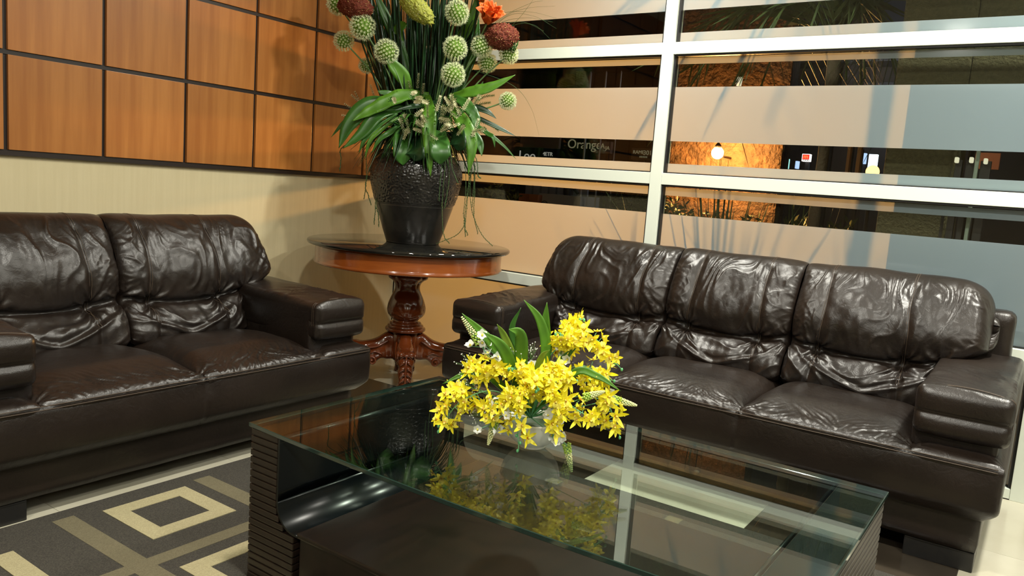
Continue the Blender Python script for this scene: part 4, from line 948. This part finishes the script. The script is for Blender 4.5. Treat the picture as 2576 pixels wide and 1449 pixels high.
# white blossoms
WT = G()
for k in range(6):
    a = k * math.pi / 3; petal(WT, np.zeros(3), np.array([math.cos(a), math.sin(a), .75]) / 1.25, np.array([0, 0, 1.0]), .0165, .0062, 0, -.15 if k % 2 else .05)
WT.ell((0, 0, .004), (.003, .003, .004), 6, 5, 1); WM = None
random.seed(5)
for (x, y, off, n, lab) in [(1212, 862, .04, 5, 'cluster of white blossoms at the upper left of the bouquet'), (1243, 895, .04, 4, 'white blossoms below the upper left cluster'), (1228, 1075, .09, 4, 'white blossoms low on the left beside the bowl'), (1408, 1095, .09, 6, 'white blossoms low on the right beside the bowl'),
                            (1395, 1045, .09, 5, 'white blossoms just over the bowl rim'), (1425, 890, .0, 5, 'white blossoms under the upper right yellow spray'), (1525, 1005, .03, 4, 'white blossoms at the right edge of the bouquet'), (1345, 930, .0, 5, 'small white blossoms in the hollow behind the centre'), (1262, 1020, .11, 4, 'white blossoms peeping out left of centre')]:
    c = bp(x, y, off); b = bp(*c0, 0); R = empty('white_blossoms', tuple(b)); tag(R, lab, 'flower', 'white blossom clusters'); g = G(); cc = curve3([b, (b + c) / 2 + np.array([0, 0, .03]), c], 12); g.tube([q - b for q in cc], .0014, 5)
    for i in range(n):
        p = c + np.array([random.gauss(0, .012), random.gauss(0, .012), random.gauss(0, .010)]); p[2] = max(p[2], BZ + .02); zd = -nv_ * .6 + np.array([random.gauss(0, .6), random.gauss(0, .6), random.gauss(0, .5)])
        if WM is None: o = WT.out('white_flower', [M_wpet, M_yelp], R); WM = o
        else: o = dup(WM, R)
        place(o, p - b, zd, random.uniform(0, 6), random.uniform(.85, 1.15)); g.tube([cc[-2] - b, p - b], .0008, 4)
    g.out('stem', M_ostem, R)
# pale flower spikes
for (x0, y0, x1, y1, off, lab) in [(1205, 862, 1162, 798, .05, 'cream and lime flower spike pointing up left beside the green leaf'), (1545, 1005, 1601, 1020, .04, 'cream and lime flower spike pointing right'), (1425, 1118, 1438, 1186, .08, 'cream and lime flower spike hanging down over the glass'), (1245, 1060, 1228, 1118, .10, 'cream flower spike hanging down left of the bowl'), (1470, 1000, 1520, 985, .09, 'small cream spike among the right orchids')]:
    a = bp(x0, y0, off); b = bp(x1, y1, off); b[2] = max(b[2], BZ + .008) if y1 < 1150 else b[2]; a_ = bp(*c0, 0); R = empty('flower_spike', tuple(a)); tag(R, lab, 'flower'); g = G(); g.tube([a_ - a, np.zeros(3), b - a], .0013, 5); g.out('stem', M_ostem, R); g = G(); n = 15; ax_ = (b - a); ax_ /= np.linalg.norm(ax_); u_ = np.cross(ax_, [.2, .4, .9]); u_ /= np.linalg.norm(u_); v_ = np.cross(ax_, u_)
    for i in range(n):
        t = i / (n - 1); rad = .0085 * (1 - t) ** .7 + .0015
        for k in range(6):
            an = k * math.pi / 3 + i * .5; p = (b - a) * t + (u_ * math.cos(an) + v_ * math.sin(an)) * rad; g.ell(p, (.0030 - .001 * t,) * 3, 6, 4, 0 if t > .35 else 1)
    g.out('florets', [M_spk, M_spg], R)
for P, of, wpx, m, lab in [([c0, (1290, 930), (1225, 850), (1162, 788)], [0, .03, .04, .05], 22, M_leafb, 'green blade pointing up left beside the cream spike'), ([c0, (1290, 930), (1260, 870), (1215, 835)], [0, .05, .07, .08], 24, M_leafb, 'green blade lying across the first left blade'),
                           ([c0, (1300, 930), (1270, 850), (1250, 815)], [0, .02, .03, .04], 17, M_leafy, 'yellow green blade curving up left of centre'), ([c0, (1312, 930), (1310, 845), (1280, 828)], [0, .04, .06, .08], 26, M_leafb, 'broad pale blade curling over at the centre left'),
                           ([c0, (1310, 900), (1288, 830), (1311, 773)], [0, -.02, -.02, -.02], 15, M_leafm, 'dull green blade rising behind the centre left'), ([c0, (1372, 900), (1360, 810), (1318, 754)], [0, .0, .0, .0], 20, M_leafb, 'tallest green blade curving left at the top of the bouquet'),
                           ([c0, (1372, 900), (1372, 820), (1376, 760)], [0, -.02, -.02, -.02], 22, M_leafb, 'upright pointed blade left of the top yellow spray'), ([c0, (1345, 960), (1362, 900), (1383, 880)], [0, .05, .07, .08], 14, M_leafy, 'short light green blade in the bouquet centre'),
                           ([c0, (1250, 960), (1180, 940), (1112, 966)], [0, .02, .03, .04], 15, M_leafb, 'slim green blade reaching out left over the glass corner'), ([c0, (1440, 940), (1500, 945), (1562, 984)], [0, .06, .07, .08], 15, M_leafb, 'slim green blade reaching right in front of the sofa seat'),
                           ([c0, (1370, 960), (1420, 900), (1450, 875)], [0, .0, .02, .03], 15, M_leafm, 'short dark blade under the upper right yellow spray')]:
    o = strap('orchid_leaf', [bp(x, y, o_) for (x, y), o_ in zip(P, of)], wpx * .00118 * 1.15, m, None, .25, 0, .5, 22); tag(o, lab, 'leaf')
# baby's breath
for k, (x, y, off) in enumerate([(1300, 885, .03), (1335, 880, .0), (1312, 925, .06), (1178, 935, .05), (1172, 905, .04), (1170, 965, .05), (1200, 1045, .07)]):
    b = bp(*c0, 0); c = bp(x, y, off); R = empty('filler_sprig', tuple(b)); tag(R, 'tiny white filler blossoms on green stalks between the orchids', 'sprig', 'filler sprigs'); g = G(); g2 = G(); g.tube([np.zeros(3), (c - b) * .6, c - b], .0009, 4)
    for i in range(26):
        p = c + np.array([random.gauss(0, .012), random.gauss(0, .012), random.gauss(0, .014)]); g.tube([(c - b) * .86, p - b], .0004, 3); g2.ell(p - b, (.0018,) * 3, 5, 4)
    g.out('stem', M_stem, R); g2.out('florets', M_wpet, R)

# ------------------------------------------------------------------ outside the window
M_asph = pmat('wet_asphalt', (.012, .011, .010), .3); M_fac = pmat('dark_brown_facade', (.030, .019, .013), .7, .3, noise=((3, 3, 3), 1, (.045, .028, .018)))
M_stone = pmat('rough_brown_stone', (.045, .022, .010), .75, .2, noise=((14, 14, 14), 1, (.018, .009, .004)), bump=('n', 26, 1, .03))
M_olive = pmat('olive_render_wall', (.060, .052, .028), .9, .2, noise=((60, 60, 60), 1, (.085, .074, .040)), bump=('n', 90, 1, .01))
M_board = pmat('dark_sign_board', (.014, .010, .010), .5); M_lite = pmat('pale_pinkish_board', (.30, .20, .16), .6)
E_txt = emat('sign_lettering', (.50, .46, .40), .55); E_txd = emat('olive_sign_lettering', (.20, .17, .10), .65); E_wht = emat('white_light_box', (.93, .96, 1), 5)
E_red = emat('red_light_box', (.85, .03, .02), 1.6); E_yel = emat('yellow_light_box', (1, .62, .05), 2); E_blu = emat('bluish_shop_light', (.45, .62, 1), 1.3); E_teal = emat('teal_shop_light', (.35, .75, .72), 1.4)
E_lamp = emat('sodium_lamp_glow', (1, .47, .13), 4000); E_ora = emat('orange_dome_glow', (1, .50, .12), 5); E_refl = emat('cream_reflection_glow', (.80, .74, .52), 1.0)
M_post = pmat('pale_metal_post', (.75, .73, .72), .35, .5, .6); M_opost = pmat('orange_timber_post', (.55, .27, .09), .6); M_hedge = pmat('night_foliage', (.050, .075, .022), .6, .3, noise=((20, 20, 20), 1, (.028, .045, .014))); M_trunk = pmat('palm_trunk_bark', (.06, .045, .03), .9, .2, bump=('n', 40, 1, .01))
M_navy = pmat('navy_board', (.02, .03, .055), .5); M_obox = pmat('orange_crate', (.35, .10, .03), .6)
struct(sbox('trim_9', (.1501, -14, -.14), (16, 9, -.08), M_asph))
def pbox(name, a, b, X, th, m, parent=None, lab=None, cat=None, grp=None, bev=.004):
    """box whose front face spans two sighted points on the plane x = X"""
    ym = (a[1] + b[1]) / 2; xm = (a[0] + b[0]) / 2; y0, y1 = sorted((at(a[0], ym, 'x', X)[1], at(b[0], ym, 'x', X)[1])); z0, z1 = sorted((at(xm, a[1], 'x', X)[2], at(xm, b[1], 'x', X)[2]))
    loc = np.array([X, (y0 + y1) / 2, z0]); g = G(); g.box((0, y0 - loc[1], 0), (th, y1 - loc[1], z1 - z0), 0, bev)
    o = g.out(name, m, parent, smooth=False, loc=tuple(loc) if parent is None else tuple(loc - np.array(parent.location)))
    if lab: tag(o, lab, cat, grp)
    if parent is None and loc[2] > .02:
        zt = (z1 - z0); sbox('support', (th, -.02, -loc[2] - .0795), (th + .04, .02, zt * .6), M_board, o)
    return o
def text(name, txt, px, py, X, hpx, m, parent, mirror=False, rot=0):
    c = bpy.data.curves.new('t', 'FONT'); c.body = txt; c.align_x = 'CENTER'; c.align_y = 'CENTER'; p = at(px, py, 'x', X); k = (p - CC) @ MR[2] / FP; c.size = hpx * k * 1.35; c.extrude = .004
    t = bpy.data.objects.new('t', c); COL.objects.link(t); bpy.context.view_layer.update(); me = bpy.data.meshes.new_from_object(t.evaluated_get(bpy.context.evaluated_depsgraph_get())); bpy.data.objects.remove(t)
    me.materials.clear(); me.materials.append(m); o = bpy.data.objects.new(name, me); COL.objects.link(o); o.parent = parent
    o.matrix_world = Matrix.Translation(tuple(p)) @ Matrix(((0, 0, -1, 0), (-1 if not mirror else 1, 0, 0, 0), (0, 1, 0, 0), (0, 0, 0, 1)))
    if parent: o.location = tuple(p - np.array(parent.location))
    return o
FX = 7.0
fa = tag(empty('shop_building', (FX + .1, -1, -.08)), 'dark brown shop building across the street seen through the clear bands', 'building')
sbox('facade', (.35, -12, 0), (1.2, 9, 6.5), M_fac, fa)
for k in range(14):
    y = 8 - k * 1.35; sbox('pier', (.1, y - .11, .0), (.35, y + .11, 6.4), M_fac, fa, .01)
for k in range(13):
    y = 8 - k * 1.35; sbox('shutter', (.25, y - 1.20, .25), (.34, y - .15, 2.9), M_board, fa, .01); sbox('upper_window', (.27, y - 1.15, 3.6), (.34, y - .2, 4.9), M_navy, fa, .01)
sbox('canopy', (-.1, -11, 3.1), (.35, 8.5, 3.35), M_board, fa, .01)
# signs in the left bay
def sign(name, a, b, X, m, lab, items, th=.08):
    o = pbox(name, a, b, X, th, m, None, lab, 'sign'); 
    for (t, px, py, h, mm, mir) in items: text('lettering', t, px, py, X - .006, h, mm, o, mir)
    return o
pbox('sign_board', (1310, 300), (1408, 372), FX - .6, .06, M_lite, None, 'blank pale pinkish board above the dark lettered signs', 'sign')
sign('shop_sign', (1255, 352), (1345, 430), FX - .3, M_board, 'dark sign with large white rounded letters cut by the lower frosted band', [('Loo', 1326, 392, 24, E_txt, False)])
sign('shop_sign', (1352, 372), (1400, 430), FX - .3, M_navy, 'dark sign with small white capital letters left of the pale post', [('METR', 1376, 388, 10, E_txt, False)])
sign('shop_sign', (1406, 320), (1520, 399), FX - .2, M_board, 'dark sign with dim olive lettering beside the bright posts', [('Orange', 1470, 364, 24, E_txd, False)])
sign('shop_sign', (1508, 356), (1536, 386), FX - .45, M_lite, 'small tilted pale notice between the bright posts', [('A', 1516, 368, 14, E_txd, False), ('JA', 1528, 373, 10, E_txd, False)])
pbox('blue_panel', (1482, 386), (1542, 420), FX - .35, .05, M_navy, None, 'dark blue panel below the pale notice', 'panel')
sign('shop_sign', (1588, 373), (1638, 402), FX - .3, pmat('tan_notice', (.16, .10, .05), .6), 'brown notice with dim lettering at the left of the white mullion', [('RAME', 1606, 383, 9, E_txd, False), ('301', 1629, 385, 12, E_txd, False), ('*****', 1618, 397, 8, E_txd, False)])
for (xt, yt, xb, yb, wpx) in [(1476, 300, 1455, 560, 7), (1514, 300, 1494, 560, 5), (1551, 300, 1531, 560, 4)]:
    X = 5.0; a, b = at(xt, yt, 'x', X), at(xb, yb, 'x', X); g = G(); r = wpx * .5 * 8.4 / FP; y = a[1]; c = np.array([X, (a[1] + b[1]) / 2, -.08])
    g.lathe([(r, 0), (r, 2.7), (r * .5, 2.72)], 14); g.lathe([(r * 2.4, 0), (r * 2.4, .015), (r, .03)], 14); o = g.out('post', M_post, None, True, tuple(c)); tag(o, 'slim pale metal post standing outside the left window bay', 'post', 'pale posts outside')
pbox('pillar', (1186, 300), (1252, 620), FX - 1.2, .35, M_fac, None, 'brown pillar outside beside the vase', 'pillar')
# counter, crates and plants in the lower left band
cb = pbox('counter', (1354, 490), (1458, 560), FX - 2.2, .5, pmat('white_counter', (.42, .40, .42), .5), None, 'white counter front with a round ring emblem outside the left bay', 'counter')
g = G(); pc_ = at(1370, 514, 'x', FX - 2.21); kk = (pc_ - CC) @ MR[2] / FP
ringp = [np.array([FX - 2.215, pc_[1] + 8.5 * kk * math.cos(t), pc_[2] + 8.5 * kk * math.sin(t)]) - np.array(cb.location) for t in np.linspace(0, 2 * math.pi, 25)]; g.tube(ringp, 1.0 * kk, 6, 0, False)
g.tube([np.array([FX - 2.215, pc_[1] + dx * kk, pc_[2] + dz * kk]) - np.array(cb.location) for dx, dz in ((4, 4), (1, 5), (2, -1), (-1, 1), (-4, 4), (-3, -2))], .8 * kk, 5); g.out('ring_emblem', M_navy, cb)
for k, (a, b) in enumerate([((1304, 487), (1327, 530)), ((1329, 489), (1352, 532))]): pbox('crate', a, b, FX - 2.3, .3, M_obox, None, ['left', 'right'][k] + ' orange crate next to the white counter outside', 'crate')
for k in range(8): pbox('louvre_panel', (1322 + k * 20, 455), (1338 + k * 20, 489 + k), FX - 1.6, .04, pmat('pale_louvre', (.30, .30, .36), .5) if k == 0 else bpy.data.materials['pale_louvre'], None, 'narrow pale upright panel behind the white counter', 'panel', 'pale panels behind the counter')
g = G(); q = at(1428, 478, 'x', FX - 2.0); g.ell((0, 0, .10), (.05, .06, .14), 12, 10); g.ell((0, 0, .30), (.045, .045, .055), 12, 10, 1); g.tube([(0, -.03, .2), (-.03, -.1, .13), (-.02, -.17, .06)], .02, 6); o = g.out('statuette', [M_board, M_obox], None, True, (q[0], q[1], q[2] - .1)); tag(o, 'small dark figurine with a reddish head on the white counter', 'figurine')
def bush(name, c, r, n, lab, m, seed, leafL=.09, grp=None):
    rs = random.Random(seed); g = G(); g.tube([(0, 0, 0), (0, 0, r[2] * .9)], .02, 6)
    for i in range(n):
        a = rs.uniform(0, 6.28); ph = math.acos(rs.uniform(-.3, 1)); q = (rs.random() ** .4); p = np.array([r[0] * q * math.sin(ph) * math.cos(a), r[1] * q * math.sin(ph) * math.sin(a), r[2] * .75 + r[2] * .55 * q * math.cos(ph)])
        d = np.array([rs.gauss(0, 1), rs.gauss(0, 1), rs.gauss(.4, .8)]); d /= np.linalg.norm(d); s_ = np.cross(d, [rs.gauss(0, 1), rs.gauss(0, 1), rs.gauss(0, 1)]); s_ /= np.linalg.norm(s_)
        g.add([p, p + d * leafL * .5 + s_ * leafL * .16, p + d * leafL, p + d * leafL * .5 - s_ * leafL * .16], [(0, 1, 2, 3)])
    o = g.out(name, m, None, False, c); o['kind'] = 'stuff'; tag(o, lab, 'shrub', grp)
P_ = at(1590, 520, 'x', 4.2); bush('shrub', (4.2, P_[1], -.08), (.3, .42, 1.0), 1500, 'yellow green clipped shrub outside just left of the white mullion', M_hedge, 3)
P_ = at(1250, 510, 'x', 4.6); bush('shrub', (4.6, P_[1], -.08), (.35, .5, .95), 1100, 'dark shrub outside behind the right side of the vase', M_hedge, 4)
P_ = at(1690, 510, 'x', 2.0); bush('shrub', (2.0, P_[1], -.08), (.22, .28, .95), 1300, 'leafy shrub outside just right of the white mullion', M_hedge, 5, .07)
for k, (px, X) in enumerate([(1800, 2.1), (1900, 2.1), (2010, 2.1), (2120, 2.2)]):
    P_ = at(px, 540, 'x', X); bush('hedge', (X, P_[1], -.08), (.22, .20, .88), 900, 'dark hedge bush in the row outside the right window bay', M_hedge, 20 + k, .08, 'hedge bushes outside')
# spiky plants close to the glass: their shadows fall on the frosted film
def spiky(name, c, n, L, lab, seed, up=(20, 75), wd=.016):
    rs = random.Random(seed); R = empty(name, c); tag(R, lab, 'plant'); g = G(); g.lathe([(.10, 0), (.13, .22), (.135, .24), (.12, .24), (.02, .2)], 20); g.out('pot', M_board, R); g = G()
    for i in range(n):
        a = rs.uniform(0, 6.28); el = math.radians(rs.uniform(*up)); l_ = L * rs.uniform(.7, 1.05); h = np.array([math.cos(a) * .55, math.sin(a), 0]); e = h * math.cos(el) + np.array([0, 0, math.sin(el)]); b = np.array([0, 0, .22])
        P = curve3([b, b + e * l_ * .5 + np.array([0, 0, .03]), b + e * l_ - np.array([0, 0, l_ * .10 * math.cos(el)])], 9); s_ = np.cross(e, [0, 0, 1]); s_ /= np.linalg.norm(s_) + 1e-6; V = []; F = []
        for k, p in enumerate(P): q = s_ * wd * (1 - (k / 8) ** 1.6 * .95); V += [p - q, p + q, p + np.array([0, 0, .004])]
        for k in range(8):
            for a_, b_ in ((0, 1), (1, 2), (2, 0)): F.append((k * 3 + a_, k * 3 + b_, k * 3 + 3 + b_, k * 3 + 3 + a_))
        g.add(V, F)
    o = g.out('blades', M_hedge, R)
spiky('spiky_plant', (.50, -2.02, -.08), 46, 1.36, 'spiky plant outside the glass fanning a shadow behind the middle of the three-seat sofa', 2, (50, 88), .014)
spiky('spiky_plant', (.75, -2.40, -.08), 26, 1.30, 'second spiky plant outside, to the right along the window', 6, (45, 88), .014)
spiky('spiky_plant', (.60, -1.60, -.08), 22, 1.22, 'low spiky plant outside behind the white mullion', 9, (35, 80), .012)
# palm with trunk near the glass
pt = empty('palm_tree', (.55, -2.49, -.08)); tag(pt, 'palm with a slim trunk close to the right window bay', 'tree')
g = G(); g.tube([(0, 0, 0), (.01, .01, .8), (0, -.01, 1.5), (.02, 0, 2.12)], [.05, .034, .028, .036], 14); g.out('trunk', M_trunk, pt)
for i in range(15):
    a = i * 2.4 + .3; L_ = random.uniform(.75, 1.05); h = np.array([math.cos(a) * .42 + .12, math.sin(a) if math.sin(a) > 0 else .32 * math.sin(a), 0]); C_ = curve3([np.array([.02, 0, 2.1]), np.array([.02, 0, 2.1]) + h * L_ * .5 + np.array([0, 0, .22]), np.array([.02, 0, 2.1]) + h * L_ - np.array([0, 0, random.uniform(.0, .5)])], 16); g = G(); g.tube(C_, .006, 5)
    for k in range(3, 16):
        for sg in (-1, 1):
            t_ = C_[k] - C_[k - 1]; t_ /= np.linalg.norm(t_); s_ = np.cross(t_, [0, 0, 1]); s_ /= np.linalg.norm(s_); d = t_ * .8 + s_ * sg * .7 - np.array([0, 0, .25]); l_ = .30 * (1 - .4 * k / 16); w_ = np.array([0, 0, 1]) * .006 + t_ * .008
            g.add([C_[k] - w_, C_[k] + w_, C_[k] + d * l_ * .6 + w_ * .8, C_[k] + d * l_, C_[k] + d * l_ * .6 - w_ * .8], [(0, 1, 2, 3, 4)])
    g.out('frond', M_hedge, pt, False)
# stone wall with the street lamp
struct(sbox('wall_outer', (2.82, -1.62, -.08), (3.05, -.62, 3.4), M_stone, None, .02))
lp = tag(empty('wall_lamp', (2.5, -1.187, 1.538)), 'glowing round amber lamp on the stone wall outside the right window bay', 'lamp')
g = G(); g.ell((0, 0, 0), (.048, .048, .048), 24, 16); g.out('globe', E_lamp, lp); g = G(); g.tube([(.04, 0, .0), (.14, 0, -.02), (.32, 0, -.02)], .010, 8); g.lathe([(.035, .04), (.02, .07), (.006, .085)], 16); g.out('bracket', M_board, lp)
p = at(1859, 205, 'x', 2.6); g = G(); g.lathe([(.022, -.035), (.028, .028), (.026, .034), (.004, .036)], 20); o = g.out('lamp_shade', emat('cream_shade_glow', (.9, .8, .6), .8), None, True, tuple(p)); tag(o, 'small cream lamp shade hanging outside above the bright white light box', 'lamp')
g = G(); g.tube([(0, 0, .036), (0, 0, 2.9 - p[2])], .003, 5); g.out('cord', M_board, o)
pbox('light_box', (1858, 377), (1909, 419), 4.0, .12, E_wht, None, 'bright white light box sign outside', 'sign')
sign('shop_sign', (1925, 345), (2010, 377), FX - .3, M_board, 'dark board with mirrored lettering above the coloured signs', [('RRACE', 1965, 368, 11, E_txd, True)])
sb = pbox('vertical_sign', (1957, 378), (1969, 409), 5.0, .1, E_yel, None, 'narrow upright sign, red and white at the top and yellow below', 'sign'); pbox('red_cap', (1957, 377), (1971, 390), 4.985, .12, E_red, sb)
pbox('lit_doorway', (1968, 399), (1982, 424), 6.4, .08, E_teal, None, 'pale teal lit doorway next to the upright sign', 'doorway')
pbox('lit_doorway', (2000, 405), (2007, 424), 6.4, .08, E_blu, None, 'narrow bluish lit doorway left of the red square sign', 'doorway')
o = pbox('square_sign', (2017, 387), (2037, 406), 5.0, .08, emat('white_sign_border', (1, .85, .85), 1.8), None, 'small square red sign with a white border', 'sign'); pbox('red_face', (2018.5, 388.5), (2035.5, 401), 4.99, .02, E_red, o); text('lettering', 'm', 2027, 394, 4.98, 11, emat('orange_letter', (1, .35, .1), 1.2), o); text('lettering', 'FOOD', 2027, 403.2, 4.985, 4.4, M_navy, o)
for k, (a, b) in enumerate([((2131, 330), (2139, 440)), ((2156, 330), (2166, 440))]): pbox('timber_post', a, b, 4.2, .08, M_opost, None, ['left', 'right'][k] + ' orange timber post outside near the bluish shop', 'post')
pbox('shop_window', (2165, 385), (2178, 412), 6.0, .06, E_blu, None, 'smaller bluish lit shop window beside the timber post', 'window'); pbox('shop_window', (2184, 388), (2206, 425), 5.9, .06, emat('bright_shop_light', (.70, .82, 1), 3), None, 'larger bright bluish shop window above the orange dome', 'window')
p = at(2195, 432, 'x', 3.4); g = G(); g.ell((0, 0, 0), (.055, .055, .055), 20, 12); g.out('globe', E_ora, tag(empty('garden_lamp', tuple(p)), 'round orange garden lamp just below the bluish shop window', 'lamp')); g = G(); g.tube([(0, 0, -.05), (0, 0, -p[2] - .08)], .015, 8); g.out('post', M_board, bpy.data.objects['garden_lamp'])
# olive wall at the right with posts
struct(sbox('wall_olive', (.15, -3.165, -.08), (.45, -2.87, 3.6), M_olive, None, .01))
struct(sbox('wall_olive_return', (.15, -9, 1.60), (.45, -3.1655, 3.6), M_olive, None, .01))
pbox('post', (2378, 300), (2386, 760), .135, .0148, M_olive, None, 'olive upright strip on the rendered wall outside', 'post')
pbox('steel_post', (2437, 300), (2447, 720), .11, .03, pmat('grey_green_post', (.25, .30, .26), .5), None, 'grey green steel post outside at the right end of the rendered wall', 'post')
for k, (px, py) in enumerate([(2406, 402), (2443, 402), (2479, 405)]):  # glowing squares standing in for ceiling lights mirrored in the window
    o = pbox('light_reflection', (px - 5, py - 7), (px + 5, py + 7), .10, .04, E_refl, None, ['left', 'middle', 'right'][k] + ' of the three small cream squares imitating ceiling light reflections on the right', 'lamp')
    p_ = at(px, py, 'x', .87); pass
pbox('pink_panel', (2452, 384), (2516, 426), 3.2, .05, pmat('dull_pink_panel', (.15, .075, .075), .6), None, 'dull pink panel outside at the far right', 'panel')
g = G(); p = at(2510, 600, 'x', 4.0); g.box((-.9, -1.0, 0), (.9, 1.0, .55), 0, .12); g.box((-.6, -.85, .5), (.6, .85, 1.0), 0, .18); o = g.out('parked_car', pmat('dark_car_paint', (.012, .012, .016), .2, .6), None, True, (5.6, -6.6, .10)); tag(o, 'dark parked car outside at the far right', 'car')
g = G(); 
for sx in (-.75, .75):
    for sy in (-.95, .95): 
        g = G(); g.lathe([(.02, -.1), (.26, -.1), (.28, -.05), (.28, .05), (.26, .1), (.02, .1)], 20); wv = g.out('wheel', M_board, o); wv.rotation_euler = (math.pi / 2, 0, 0); wv.location = (sx, sy, .10)
